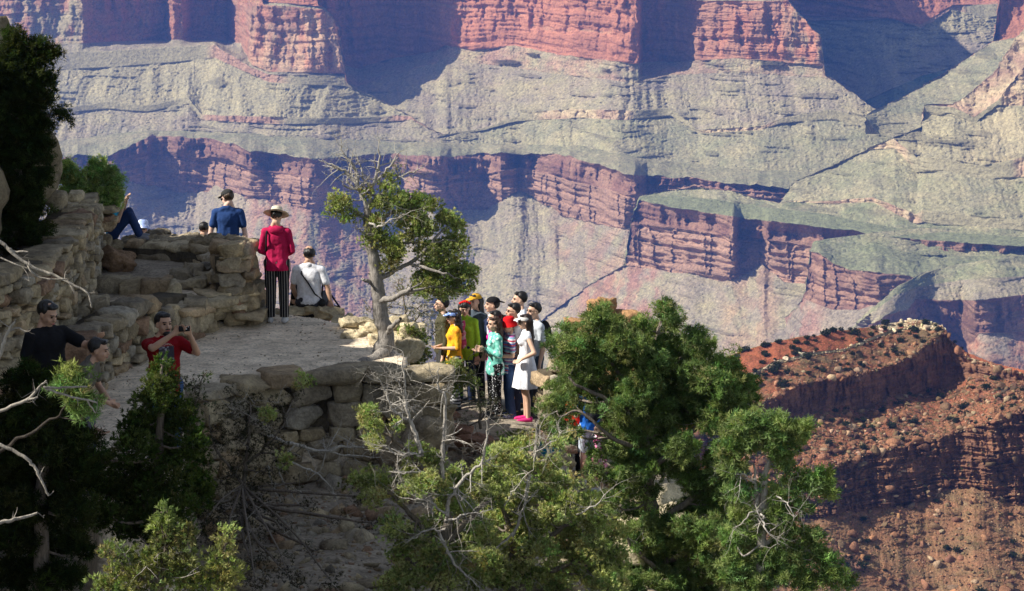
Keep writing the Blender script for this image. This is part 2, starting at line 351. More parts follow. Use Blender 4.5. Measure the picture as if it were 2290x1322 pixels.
# bench with the columned cliff, and the hillside above it
BRIM = P('1000:1000 1060:880 1150:765 1230:703 1330:628 1398:590 1402:560 1412:490 1430:446 1459:454 1526:467 1608:478 1670:489 1766:498 1862:513 1910:515 1960:528 2400:560')
B = [dict(y=P('1000:1502 1200:1502 2400:1502')),
     dict(y=P('1000:1001 1060:900 1400:900 2400:900'), s=.3, c='talus', sm=60, rows=60),
     dict(y=P('1000:999 1060:879 1150:764 1230:702 1330:630 1398:592 1430:596 1497:607 1550:612 1613:629 1641:624 1709:590 1718:605 1757:629 1810:636 1920:640 2400:660'), s=.42, k='slope', sm=26, c='talus', c2='shale', cx=[(1290, 1480, 'redtalus', .6), (1620, 1740, 'redtalus', .3)], oc=.2, a=.7, j=2),
     dict(y=P('1000:999 1060:879 1150:764 1230:702 1330:629 1398:591 1402:572 1412:540 1430:500 1526:512 1608:525 1670:530 1766:543 1862:556 1910:558 2400:600'), s=5, k='layer', c='tapelow', c2='ledge', a=1.5),
     dict(y=BRIM, D=lambda u: np.where(u < 1400, P('1000:6800 1150:6690 1230:6560 1330:6420 1400:6320')(u), 900/tdep(np.where(u < 1430, 446, BRIM(u)))+P('1150:0 1398:0 1600:0 1640:-60 1655:80 1705:70 1718:-20 2400:0')(u)), anchor=True, s=5, k='cliff', c='tapeats', c2='tapelow', j=2, a=1.5, dD=P('1150:0 2400:0')),
     dict(y=P('1000:999 1060:879 1150:764 1230:702 1330:627 1398:589 1402:559 1412:488 1430:440 1500:438 1600:445 1700:462 1760:468 1850:478 1920:495 2000:508 2060:515 2290:530 2400:535'), s=.06, k='flat', sm=36, c='green', c2='green', a=.6),
     dict(y=P('1000:999 1060:879 1150:764 1230:702 1330:626 1398:588 1402:558 1412:487 1430:438 1500:426 1560:419 1640:428 1700:446 1745:455 1760:450 1850:455 1950:450 2050:500 2064:497 2100:502 2200:506 2290:516 2400:520'), s=P('1150:.3 1700:.25 1950:.33 2400:.4'), k='slope', sm=26, c='green', c2='shale', a=.6),
     dict(y=P('1000:999 1060:879 1150:764 1230:702 1330:625 1398:587 1402:557 1412:486 1430:437 1500:425 1560:418 1640:427 1700:445 1745:454 1760:448 1850:450 1950:440 2050:480 2064:468 2100:472 2200:484 2290:490 2400:494'), s=2.4, k='ledge', c='cream', c2='ledge', a=1.4, j=2, seed=9),
     dict(y=P('1000:999 1060:879 1150:764 1230:702 1330:624 1398:586 1402:556 1412:485 1430:436 1500:424 1560:417 1640:426 1700:444 1745:453 1772:412 1780:404 1860:372 1940:334 2000:330 2050:385 2110:380 2200:400 2290:395 2400:390'), s=P('1150:.3 1700:.3 1800:.36 2400:.5'), k='slope', sm=26, c='shale', c2='tonto', a=.8, oc=.6),
     dict(y=P('1000:999 1060:879 1150:764 1230:702 1330:623 1398:585 1402:555 1412:484 1430:435 1500:423 1560:416 1640:425 1700:443 1745:452 1772:410 1780:402 1860:370 1940:332 2000:310 2050:352 2110:352 2200:370 2290:350 2400:350'), s=2, k='ledge', c='cream', c2='ledge', a=1.2),
     dict(y=P('1000:999 1060:879 1150:764 1230:702 1330:622 1398:584 1402:554 1412:483 1430:434 1500:422 1560:415 1640:424 1700:442 1745:451 1772:409 1780:401 1860:369 1940:331 2060:284 2064:250 2130:252 2180:275 2230:235 2290:235 2400:240'), s=P('1150:.3 1800:.42 2400:.6'), k='slope', sm=26, c='shale', c2='shale', a=1.0, cx=[(2150, 2400, 'cream', .35)]),
     dict(y=P('1000:999 1060:879 1150:764 1230:702 1330:621 1398:583 1402:553 1412:482 1430:433 1500:421 1560:414 1640:423 1700:441 1745:450 1772:408 1780:400 1860:368 1940:330 2060:282 2066:234 2130:240 2180:262 2230:225 2290:150 2400:120'), s=2.2, k='ledge', c='cream', c2='tapelow', a=1.4),
     dict(y=P('1000:999 1060:879 1150:764 1230:702 1330:620 1398:582 1402:552 1412:481 1430:432 1500:420 1560:413 1640:422 1700:440 1745:449 1772:407 1780:399 1860:367 1940:329 2060:281 2070:232 2130:233 2160:215 2215:168 2232:150 2250:120 2268:88 2290:66 2400:-10'), s=P('1150:.3 1900:.4 2130:.7 2200:1.2 2400:1.8'), k='cliff', c='cream', c2='ledge', a=.6),
     dict(y=P('1000:1002 1150:800 1400:680 1430:520 1780:480 2060:400 2400:300'), s=-1.0, rows=10)]
sheet('canyon_bench', 1000, 2800, 1.8, B, 1.9, seed=91)

CR = P('1790:640 1800:600 1812:560 1826:539 1900:545 1950:556 2010:575 2060:600 2400:600')
Cc = [dict(y=P('1560:1500 2400:1500')),
     dict(y=P('1560:900 1700:900 2400:950'), s=.3, c='talus', sm=60, rows=60),
      dict(y=P('1560:860 1700:760 1780:690 1800:668 1862:692 1925:692 1950:682 2060:700 2400:700'), s=.42, k='slope', sm=26, c='talus', c2='talus', cx=[(1600, 1840, 'redtalus', .5)], a=.7, oc=.1),
      dict(y=P('1560:859 1700:759 1780:689 1799:660 1812:562 1834:566 1862:588 1901:604 1939:606 1978:611 2026:616 2060:625 2400:640'), s=P('1560:3 2400:3.5'), anchor=True, D=lambda u: np.where(u < 1800, P('1560:6150 1700:5900 1780:5760 1800:5730')(u), 900/tdep(P('1800:540 1834:545 1901:560 1960:575 2400:590')(u)))+P('1560:0 1812:20 1835:-30 1960:10 2000:30 2400:0')(u), k='layer', c='tapelow', c2='tapeats', a=1.2, j=2),
      dict(y=P('1560:858 1700:758 1780:688 1799:658 1812:560 1822:541 1830:538 1900:545 1950:550 2010:560 2060:570 2400:575'), s=P('1560:.2 2400:.12'), k='flat', sm=36, c='green', c2='tonto'),
      dict(y=P('1560:857 1700:757 1780:687 1799:657 1812:559 1822:540 1830:537 1900:528 1950:520 2010:515 2060:510 2290:520 2400:520'), s=P('1560:.1 1850:.2 2400:.3'), k='slope', sm=26, c='green', c2='shale', a=.8, oc=.5),
      dict(y=P('1560:900 1800:760 1830:620 2400:640'), s=-.9, rows=8)]
sheet('canyon_bench', 1560, 2800, 1.8, Cc, 1.9, seed=111)
C2R = P('1900:745 1949:725 1987:703 2026:692 2050:668 2079:667 2103:671 2185:672 2290:658 2400:650')
C2 = [dict(y=P('1600:1500 2400:1500')),
     dict(y=P('1600:1000 2400:1000'), s=.4, c='talus', sm=60, rows=50),
      dict(y=P('1600:862 1780:800 1880:765 1949:745 1987:760 2026:800 2130:800 2175:763 2190:745 2290:742 2400:740'), s=.5, k='slope', sm=26, c='talus', c2='redwall', a=.7),
      dict(y=lambda u: np.where(u < 1900, np.interp(u, [1600, 1780, 1880, 1900], [860, 798, 755, 745]), C2R(u)), D=lambda u: np.where(u < 1949, P('1600:5900 1780:5520 1880:5340 1949:5260')(u), 930/tdep(np.minimum(C2R(u), 715)))+P('1600:0 1990:0 2060:140 2150:170 2180:20 2400:0')(u), anchor=True, s=4, k='cliff', c='tapeats', c2='tapelow', j=2, seed=8),
      dict(y=P('1600:858 1780:796 1880:752 1900:738 1949:700 2000:660 2060:640 2150:625 2400:610'), s=P('1600:.3 2400:.12'), k='slope', sm=36, c='talus', c2='shale'),
      dict(y=P('1600:856 1780:794 1880:750 1900:736 1949:690 2000:645 2060:610 2150:590 2290:570 2400:560'), s=.2, k='slope', sm=26, c='green', c2='shale', a=.8),
      dict(y=P('1600:900 2400:700'), s=-.9, rows=6)]
sheet('canyon_bench', 1600, 2800, 1.9, C2, 2.0, seed=121)
# ============================================================ red mesa in the middle distance
mesa_mat = rock_mat('mesa_rock', 1.1, 1.2, .6, .6, 1.4, 1.0)
SIL = P('1200:1120 1400:960 1560:845 1620:798 1680:779 1730:765 1780:754 1830:750 1870:739 1915:735 1950:730 2000:721 2040:715 2075:719 2108:728 2118:742 2126:762 2160:785 2211:806 2260:820 2290:828 2400:850')
MR = P('1200:1150 1400:1040 1560:965 1650:925 1705:900 1755:876 1810:853 1890:842 1940:834 2000:815 2050:790 2085:760 2106:742 2119:752 2130:775 2160:797 2211:818 2290:840 2400:862')
M = [dict(y=P('1200:1700 2400:1700')),
     dict(y=P('1200:1400 1560:1330 1800:1330 2400:1330'), s=.5, c='soil2', c2='orange', sm=20, oc=1.2, a=.5, bush=.5),
     dict(y=P('1200:1300 1560:1180 1750:1170 1870:1150 1950:1137 2040:1130 2120:1095 2180:1092 2230:1112 2290:1130 2400:1140'), s=P('1560:.7 2400:.45'), k='slope', c='orange', c2='soil2', sm=14, oc=1.5, a=.6, j=6, seed=6, bush=.5),
     dict(y=P('1200:1260 1560:1150 1750:1125 1870:1092 1950:1075 2040:1062 2120:1040 2180:1025 2230:1010 2290:990 2400:980'), s=P('1560:1.5 2400:3'), k='layer', c='darkrock', c2='orange', a=2.2, j=4, seed=7),
     dict(y=P('1200:1220 1560:1110 1750:1080 1870:1040 1950:1012 2040:992 2120:975 2180:955 2230:938 2290:915 2400:900'), s=P('1560:1.1 2400:1.6'), dD=P('1560:0 1750:-10 1900:-30 2106:-55 2400:-25'), k='layer', c='orange', c2='darkrock', a=2.2, j=5, seed=8),
     dict(y=P('1200:1190 1560:1010 1705:962 1760:950 1840:915 1880:905 1910:915 1950:908 1990:890 2066:880 2110:868 2160:850 2211:838 2290:856 2400:880'), s=P('1560:.6 2100:.45 2400:.42'), k='slope', c='orange', c2='soil', sm=14, oc=2, a=1.5, j=5, seed=9, bush=.45),
     dict(y=MR, D=P('1200:1270 1560:1340 1700:1358 1900:1406 2050:1450 2106:1468 2130:1468 2400:1405'), anchor=True, s=P('1560:4 2400:4'), k='cliff', c='darkrock', c2='orange', a=1.3, j=5, seed=4),
     dict(y=P('1200:1135 1400:1000 1560:905 1620:870 1690:838 1740:812 1815:794 1890:784 1940:764 1990:745 2040:735 2080:738 2106:739 2119:750 2130:774 2160:796 2211:816 2290:838 2400:860'), s=.2, sm=20, k='slope', c='soil2', c2='soil', a=.8, oc=1.5, bush=.4, j=1),
     dict(y=P('1200:1133 1400:996 1560:900 1620:862 1690:830 1740:804 1815:788 1890:778 1940:757 1990:738 2040:727 2080:730 2106:738 2119:749 2130:773 2160:795 2211:815 2290:837 2400:859'), s=1.5, k='cliff', c='white', c2='cream', a=.5, j=3, seed=12),
     dict(y=SIL, s=.2, sm=12, k='slope', c='soil', c2='soil', a=.6, oc=.6, bush=.5, j=2, seed=14, cx=[(1960, 2120, 'white', .9), (1900, 1960, 'brush', .4)]),
     dict(y=P('1200:1750 1560:1700 1900:1400 2400:1500'), s=-1.2, rows=10)]
mo, MV, Mband, MU = sheet('mesa', 1200, 2600, 1.6, M, 1.6, mat=mesa_mat, seed=201, scale=.12, amp=.115/.12)

def ico(sub):
    bm = bmesh.new(); bmesh.ops.create_icosphere(bm, subdivisions=sub, radius=1)
    v = np.array([x.co[:] for x in bm.verts]); f = np.array([[q.index for q in x.verts] for x in bm.faces]); bm.free(); return v, f
ICO1, ICO2, ICO3 = ico(1), ico(2), ico(3)
def rocks(name, pts, sizes, mat, cols, seed=0, parent=None, sub=1, flatten=.7):
    v, f = (ICO1, ICO2, ICO3)[sub-1]
    r = np.random.default_rng(seed); n = len(pts)
    sc = sizes[:, None]*np.stack([r.uniform(.6, 1.3, n), r.uniform(.6, 1.3, n), r.uniform(.5, 1, n)*flatten/.7], 1)
    # angular lumps: clamp the sphere by random planes
    base = np.repeat(v[None], n, 0).copy()
    for k in range(9):
        d = r.normal(size=(n, 3)); d /= np.linalg.norm(d, axis=1)[:, None]; h = r.uniform(.32, .75, n)
        dot = np.einsum('nvk,nk->nv', base, d); ex = np.clip(dot-h[:, None], 0, None)
        base -= ex[..., None]*d[:, None, :]
    base = base*sc[:, None, :]
    a = r.uniform(0, 6.28, n); b = r.normal(0, .25, n)
    ca, sa, cb, sb = np.cos(a), np.sin(a), np.cos(b), np.sin(b)
    x = base[..., 0]*cb[:, None]+base[..., 2]*sb[:, None]; z = -base[..., 0]*sb[:, None]+base[..., 2]*cb[:, None]; y = base[..., 1]
    base = np.stack([x*ca[:, None]-y*sa[:, None], x*sa[:, None]+y*ca[:, None], z], -1)
    V = (base+pts[:, None, :]).reshape(-1, 3); F = (f[None]+(np.arange(n)*len(v))[:, None, None]).reshape(-1, 3)
    return mesh_np(name, V, F, mat, parent, col=np.repeat(cols, len(v), 0))
def jitcol(names, n, r, j=.18):
    a = np.array([ALB[k] for k in names]); c = a[r.integers(0, len(a), n)]
    return np.clip(c*(1+r.normal(0, j, (n, 1)))*(1+r.normal(0, .04, (n, 3))), .02, .85)
r_ = np.random.default_rng(3)
def pick(bands, n, x0=1590, x1=2320, ymin=None):
    rr = np.where(np.isin(Mband, bands))[0]; cc = np.where((MU > x0) & (MU < x1))[0]
    i = r_.choice(rr, n); j = r_.choice(cc, n); return MV[i, j]+r_.normal(0, .6, (n, 3))*[1, 1, .1]
pt = np.concatenate([pick([0, 1], 9000), pick([4], 8200), pick([6], 1500), pick([3, 2], 1200)])
rims = []
for b_, n_ in ((6, 700), (4, 900)):
    r0 = np.where(Mband == b_)[0]; r0 = r0[:3] if b_ == 6 else r0[-3:]*0+r0[:1]
    j_ = r_.choice(np.where((MU > 1640) & (MU < (2110 if b_ == 6 else 2320)))[0], n_); rims.append(MV[r_.choice(r0, n_), j_]+r_.normal(0, .8, (n_, 3))*[1, 1, .25])
pt = np.concatenate([pt]+rims)
sz = np.clip(.30*r_.pareto(1.9, len(pt))+.28, .28, 3.6)
o = rocks('boulder_scree', pt, sz, mesa_mat, jitcol(['orange', 'tan', 'soil2', 'orange', 'orange', 'darkrock', 'soil2'], len(pt), r_, .3), 5, sub=2)
tag(o, 'orange and buff boulders strewn over the slopes of the red mesa', 'boulders', kind='stuff')
pt = np.concatenate([pick([7], 400, 1660, 2110), pick([8], 260, 1960, 2115)]); sz = np.clip(.35*r_.pareto(2.2, len(pt))+.3, .3, 2.4)
o = rocks('ledge_rubble', pt, sz, mesa_mat, jitcol(['white', 'cream', 'white'], len(pt), r_), 6, sub=2)
tag(o, 'pale broken blocks along the ledges on top of the red mesa', 'rubble', kind='stuff')
# ============================================================ builders for stones, branches and foliage
def cubesphere(n):
    pts = {}; V = []; F = []
    def vid(p):
        k = tuple(np.round(p, 5))
        if k not in pts: pts[k] = len(V); V.append(p)
        return pts[k]
    for ax in range(3):
        for s in (-1, 1):
            a, b = (ax+1) % 3, (ax+2) % 3
            for i in range(n):
                for j in range(n):
                    q = []
                    for (u, v) in ((i, j), (i+1, j), (i+1, j+1), (i, j+1)):
                        p = [0, 0, 0]; p[ax] = s; p[a] = -1+2*u/n; p[b] = -1+2*v/n; q.append(vid(p))
                    F.append(q if s > 0 else q[::-1])
    return np.array(V, float), np.array(F)
CS4, CS7, CS12 = cubesphere(4), cubesphere(7), cubesphere(14)
STONE = np.array([(.42, .35, .24), (.36, .31, .23), (.46, .40, .29), (.33, .29, .23), (.40, .31, .21), (.30, .20, .14), (.38, .35, .30)])
def stones(name, L, mat, parent=None, seed=0, cs=None, round_=.35, rough=.07, cols=None, tilt=.05, ch=(.72, 1.08)):
    """L rows: cx,cy,cz,w,d,h,rot"""
    v, f = cs or CS4; L = np.array(L, float); n = len(L); r = np.random.default_rng(seed)
    sp = v/np.linalg.norm(v, axis=1)[:, None]*1.25
    b = v*(1-round_)+sp*round_; b = b/np.abs(b).max()
    B = np.repeat(b[None], n, 0).copy()
    for k in range(9):
        d = r.normal(size=(n, 3)); d[:, 2] *= .8; d /= np.linalg.norm(d, axis=1)[:, None]; h = r.uniform(ch[0], ch[1], n)
        ex = np.clip(np.einsum('nvk,nk->nv', B, d)-h[:, None], 0, None); B -= ex[..., None]*d[:, None, :]
    # taper so that faces are not parallel
    B[..., 0] *= 1+r.normal(0, .13, (n, 1))*B[..., 2]; B[..., 2] *= 1+r.normal(0, .12, (n, 1))*B[..., 0]
    B = B*(L[:, None, 3:6]/2)
    o = r.uniform(0, 99, (n, 1))
    q = B/np.maximum(.12, L[:, None, 3:6].min(-1, keepdims=True)*.5)
    N = np.stack([fbm(q[..., 0]*1.3+o, q[..., 1]*1.3, q[..., 2]*1.3+k*9.1, 3, seed+k) for k in range(3)], -1)
    B = B+N*rough*np.minimum(1, L[:, None, 3:6].mean(-1, keepdims=True)/.4)
    t = r.normal(0, tilt, n); ct, st = np.cos(t), np.sin(t)
    x = B[..., 0]*ct[:, None]-B[..., 2]*st[:, None]; z = B[..., 0]*st[:, None]+B[..., 2]*ct[:, None]
    a = L[:, 6]; ca, sa = np.cos(a)[:, None], np.sin(a)[:, None]
    V = np.stack([x*ca-B[..., 1]*sa, x*sa+B[..., 1]*ca, z], -1)+L[:, None, :3]
    F = (f[None]+(np.arange(n)*len(v))[:, None, None]).reshape(-1, 4)
    if cols is None:
        cols = STONE[r.choice(len(STONE), n, p=[.24, .2, .17, .12, .13, .05, .09])]*(1+r.normal(0, .13, (n, 1)))
    return mesh_np(name, V.reshape(-1, 3), F, mat, parent, col=np.clip(np.repeat(cols, len(v), 0), .02, .85), smooth=False)
def course_wall(path, z0, z1, hs=(.16, .3), ws=(.25, .6), depth=.4, seed=0, out=.05, back=0.0):
    """stone rows along a plan polyline; z0,z1 functions of arc fraction -> rows for stones()"""
    r = np.random.default_rng(seed); P_ = np.array(path, float)
    seg = np.linalg.norm(np.diff(P_, axis=0), axis=1); S = np.concatenate([[0], np.cumsum(seg)]); T_ = S[-1]
    at = lambda s: np.array([np.interp(s, S, P_[:, 0]), np.interp(s, S, P_[:, 1])])
    L = []; zmin = min(z0(t) for t in np.linspace(0, 1, 9)); zmax = max(z1(t) for t in np.linspace(0, 1, 9)); z = zmin
    while z < zmax:
        h = r.uniform(*hs); s = -r.uniform(0, .3)
        while s < T_:
            w = r.uniform(*ws)*(.7+.6*(h-hs[0])/(hs[1]-hs[0]+1e-6)); c = s+w/2; t = min(1, max(0, c/T_))
            hh = h*r.uniform(.8, 1.12)
            if z+h*.5 > z0(t)-.02 and z+h*.6 < z1(t):
                p = at(min(max(c, 0), T_)); q = at(min(T_, c+.05))-at(max(0, c-.05)); q /= max(1e-6, np.linalg.norm(q))
                nrm = np.array([-q[1], q[0]]); o = r.uniform(-out, out)+back
                p = p+nrm*(depth/2+o)
                L.append((p[0], p[1], z+h/2+r.normal(0, .012), w*.98, depth, hh, math.atan2(q[1], q[0])+r.normal(0, .06)))
            s += w
        z += h*.97
    return L
def slab_core(name, path, z0, z1, depth, mat, parent, inset=.15, col=(.10, .085, .065)):
    P_ = np.array(path, float); V = []; F = []
    n = len(P_); T_ = np.linspace(0, 1, n)
    for k in range(n):
        a = P_[max(0, k-1)]; b = P_[min(n-1, k+1)]; q = (b-a)/np.linalg.norm(b-a); nr = np.array([-q[1], q[0]])
        for (dd, zz) in ((inset, z0(T_[k])), (inset, z1(T_[k])-.06), (depth, z1(T_[k])-.06), (depth, z0(T_[k]))):
            p = P_[k]+nr*dd; V.append((p[0], p[1], zz))
    for k in range(n-1):
        for j in range(4): F.append((4*k+j, 4*k+(j+1) % 4, 4*k+4+(j+1) % 4, 4*k+4+j))
    F += [(3, 2, 1, 0), (4*n-4, 4*n-3, 4*n-2, 4*n-1)]
    return mesh_np(name, np.array(V), np.array(F), mat, parent, col=np.tile(col, (len(V), 1)))

class Tubes:
    def __init__(s): s.V = []; s.F = []; s.C = []; s.n = 0
    def add(s, pts, rad, sides=6, col=(.3, .26, .2)):
        pts = np.array(pts, float); rad = np.array(rad, float); m = len(pts)
        if m < 2: return
        T_ = np.gradient(pts, axis=0); T_ /= np.linalg.norm(T_, axis=1)[:, None]+1e-9
        up = np.array([0.31, .2, .93]) if abs(T_[0] @ [0.31, .2, .93]) < .9 else np.array([1., 0, 0])
        A = np.cross(T_, up); A /= np.linalg.norm(A, axis=1)[:, None]+1e-9; B = np.cross(T_, A)
        th = np.arange(sides)/sides*2*np.pi
        ring = pts[:, None]+rad[:, None, None]*(np.cos(th)[None, :, None]*A[:, None]+np.sin(th)[None, :, None]*B[:, None])
        s.V.append(ring.reshape(-1, 3)); i = np.arange(m*sides).reshape(m, sides)+s.n
        j = np.roll(i, -1, axis=1)
        s.F.append(np.stack([i[:-1], j[:-1], j[1:], i[1:]], -1).reshape(-1, 4))
        s.C.append(np.tile(np.array(col)*random.uniform(.85, 1.15), (m*sides, 1))); s.n += m*sides
    def build(s, name, mat, parent):
        if not s.V: return None
        return mesh_np(name, np.concatenate(s.V), np.concatenate(s.F), mat, parent, col=np.concatenate(s.C), smooth=True)
def smooth_line(p, n=6, wob=0.0, seed=0):
    """Catmull-Rom through rows of x,y,z,r"""
    p = np.array(p, float)
    if len(p) == 2: out = p[0]+(p[1]-p[0])*np.linspace(0, 1, n+1)[:, None]
    else:
        q = np.vstack([2*p[0]-p[1], p, 2*p[-1]-p[-2]]); out = []
        for k in range(1, len(q)-2):
            t = np.linspace(0, 1, n, endpoint=False)[:, None]
            a, b, c, d = q[k-1], q[k], q[k+1], q[k+2]
            out.append(.5*((2*b)+(-a+c)*t+(2*a-5*b+4*c-d)*t**2+(-a+3*b-3*c+d)*t**3))
        out = np.vstack(out+[p[-1:]])
    if wob:
        m = len(out); s = np.arange(m)*.7
        out[:, 0] += wob*fbm(s, 0*s+seed*3.3, 0, 2, seed); out[:, 2] += wob*fbm(s, 0*s+seed*5.1+9, 0, 2, seed+1); out[:, 1] += wob*fbm(s, 0*s+seed*7.1+4, 0, 2, seed+2)
    out[:, 3] = np.maximum(out[:, 3], .0015)
    return out
def twigs(tb, p, d, ln, r, depth, col, rg, up=.15, curl=.35, sides=5, kids=4, nodes=None, spread=.9):
    """recursive crooked branch"""
    m = 6; pts = [p.copy()]; d = d/np.linalg.norm(d); cur = rg.normal(0, curl, 3)
    for k in range(m):
        d = d+cur*.22+rg.normal(0, curl*.25, 3)+np.array([0, 0, up*.12]); d /= np.linalg.norm(d)
        pts.append(pts[-1]+d*ln/m)
    rad = np.linspace(r, r*.35 if depth else r*.2, m+1)
    tb.add(pts, rad, sides if r > .006 else 3, col)
    if nodes is not None: nodes.extend(pts[2:])
    if depth > 0:
        for k in range(kids):
            i = rg.integers(1, m+1); q = pts[i]
            dd = (pts[i]-pts[i-1]); dd /= np.linalg.norm(dd)
            nd = dd*.8+rg.normal(0, spread, 3)+np.array([0, 0, up])
            twigs(tb, q, nd, ln*rg.uniform(.4, .75), rad[i]*.65, depth-1, col, rg, up, curl, sides, kids, nodes, spread)

def needles(p, d, n, L, w, bias, rg, cols, jit=.25, flat=0):
    """p (m,3) tuft points, d (m,3) unit dirs -> triangles"""
    m = len(p)
    dd = rg.normal(size=(m, n, 3)); dd /= np.linalg.norm(dd, axis=2)[..., None]
    dd = dd+d[:, None]*bias; dd /= np.linalg.norm(dd, axis=2)[..., None]
    ww = np.cross(dd, rg.normal(size=(m, n, 3))); ww /= np.linalg.norm(ww, axis=2)[..., None]
    base = p[:, None]+rg.normal(0, L*.18, (m, n, 3)); ln = L*rg.uniform(.6, 1.2, (m, n, 1))
    a = base-ww*w/2+dd*ln*.1; b = base+ww*w/2+dd*ln*.1; c = base+dd*ln
    V = np.stack([a, b, c], 2).reshape(-1, 3)
    cc = np.repeat(cols[:, None], n, 1)*(1+rg.normal(0, jit, (m, n, 1)))
    cc = np.repeat(cc.reshape(-1, 1, 3), 3, 1).reshape(-1, 3)
    return V, np.clip(cc, .004, .6)
STYLES = dict(
    pinyon=dict(sub=.105, tuft=9, n=16, L=.062, w=.0105, bias=.55, col=[(.14, .19, .065), (.10, .155, .055), (.18, .215, .08)], dens=125),
    juniper=dict(sub=.10, tuft=13, n=11, L=.036, w=.012, bias=1.3, col=[(.29, .31, .115), (.21, .25, .095), (.36, .35, .155)], dens=115),
    shrub=dict(sub=.11, tuft=8, n=8, L=.03, w=.011, bias=.3, col=[(.11, .13, .06), (.14, .13, .08), (.08, .10, .05)], dens=62),
    sage=dict(sub=.10, tuft=7, n=7, L=.03, w=.008, bias=.3, col=[(.20, .20, .13), (.15, .16, .10), (.24, .21, .15)], dens=60))
def foliage(clumps, style, rg, tb=None, skel=None, twigcol=(.16, .13, .10), tint=1.0, hold=None):
    """clumps rows (x,y,z,rx,ry,rz,dens); returns V,C for needle triangles"""
    S = STYLES[style]; V = []; Cc = []
    base = np.array(S['col'])
    for c in clumps:
        ctr = np.array(c[:3]); rad = np.array(c[3:6]); den = c[6] if len(c) > 6 else 1
        ns = max(3, int(S['dens']*den*(rad[0]*rad[2]+rad[0]*rad[1]+rad[1]*rad[2])/3/(.30**2)/ (S['sub']/.1)**2 *1.0))
        u = rg.normal(size=(ns, 3)); u /= np.linalg.norm(u, axis=1)[:, None]
        rr = rg.uniform(.25, 1.0, (ns, 1))**.55*rg.uniform(.78, 1.12, (ns, 1))
        sc = ctr+u*rr*np.where(rg.uniform(size=(ns, 1)) < .16, rg.uniform(1.15, 1.5, (ns, 1)), 1.0)*rad
        if tb is not None:
            k = rg.choice(ns, max(2, ns//6), replace=False)
            for i in k:
                a = ctr+(sc[i]-ctr)*.15-np.array([0, 0, rad[2]*.25]); mid = (a+sc[i])/2+rg.normal(0, .03, 3)
                tb.add([a, mid, sc[i]], [.008, .006, .003], 4, twigcol)
        nt_ = S['tuft']
        subr = S['sub']*rg.uniform(.65, 1.25, (ns, 1, 1))
        q = rg.normal(size=(ns, nt_, 3)); q /= np.linalg.norm(q, axis=2)[..., None]
        tp = sc[:, None]+q*subr*rg.uniform(.35, 1, (ns, nt_, 1))*np.array([1, 1, .85])
        td = q*.8+np.array([0, 0, .7])+u[:, None]*.4; td /= np.linalg.norm(td, axis=2)[..., None]
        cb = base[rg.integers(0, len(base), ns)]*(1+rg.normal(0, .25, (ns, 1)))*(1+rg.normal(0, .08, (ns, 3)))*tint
        cb = np.repeat(cb[:, None], nt_, 1).reshape(-1, 3)
        v, cc = needles(tp.reshape(-1, 3), td.reshape(-1, 3), S['n'], S['L'], S['w'], S['bias'], rg, cb)
        V.append(v); Cc.append(cc)
    return np.concatenate(V), np.concatenate(Cc)
def leaf_mat(name, trans=.35):
    m = NT(name); a = m.attr(); t = m.t
    d = m.n('ShaderNodeBsdfDiffuse'); m.l(a, d.inputs[0]); tr = m.n('ShaderNodeBsdfTranslucent')
    m.l(m.mul(a, rgb(1.1, 1.3, .6)), tr.inputs[0]); mx = m.n('ShaderNodeMixShader'); mx.inputs[0].default_value = trans
    m.l(d.outputs[0], mx.inputs[1]); m.l(tr.outputs[0], mx.inputs[2]); m.l(mx.outputs[0], t.nodes['Material Output'].inputs[0]); return m.m
def bark_mat(name):
    m = NT(name); p = m.pos(); f = m.noise(p, 14, 5, .65, (3, 3, .8)); g = m.ramp(f, [(.3, (.45,)*3), (.7, (1.3,)*3)])
    m.base(m.mul(m.attr(), g)); m.bump(f, .7, .03); return m.m
LEAF = leaf_mat('foliage'); BARK = bark_mat('bark'); DEAD = bark_mat('weathered_wood')
DEADC = (.46, .42, .36); BARKC = (.20, .165, .13); TWIGC = (.22, .18, .14)

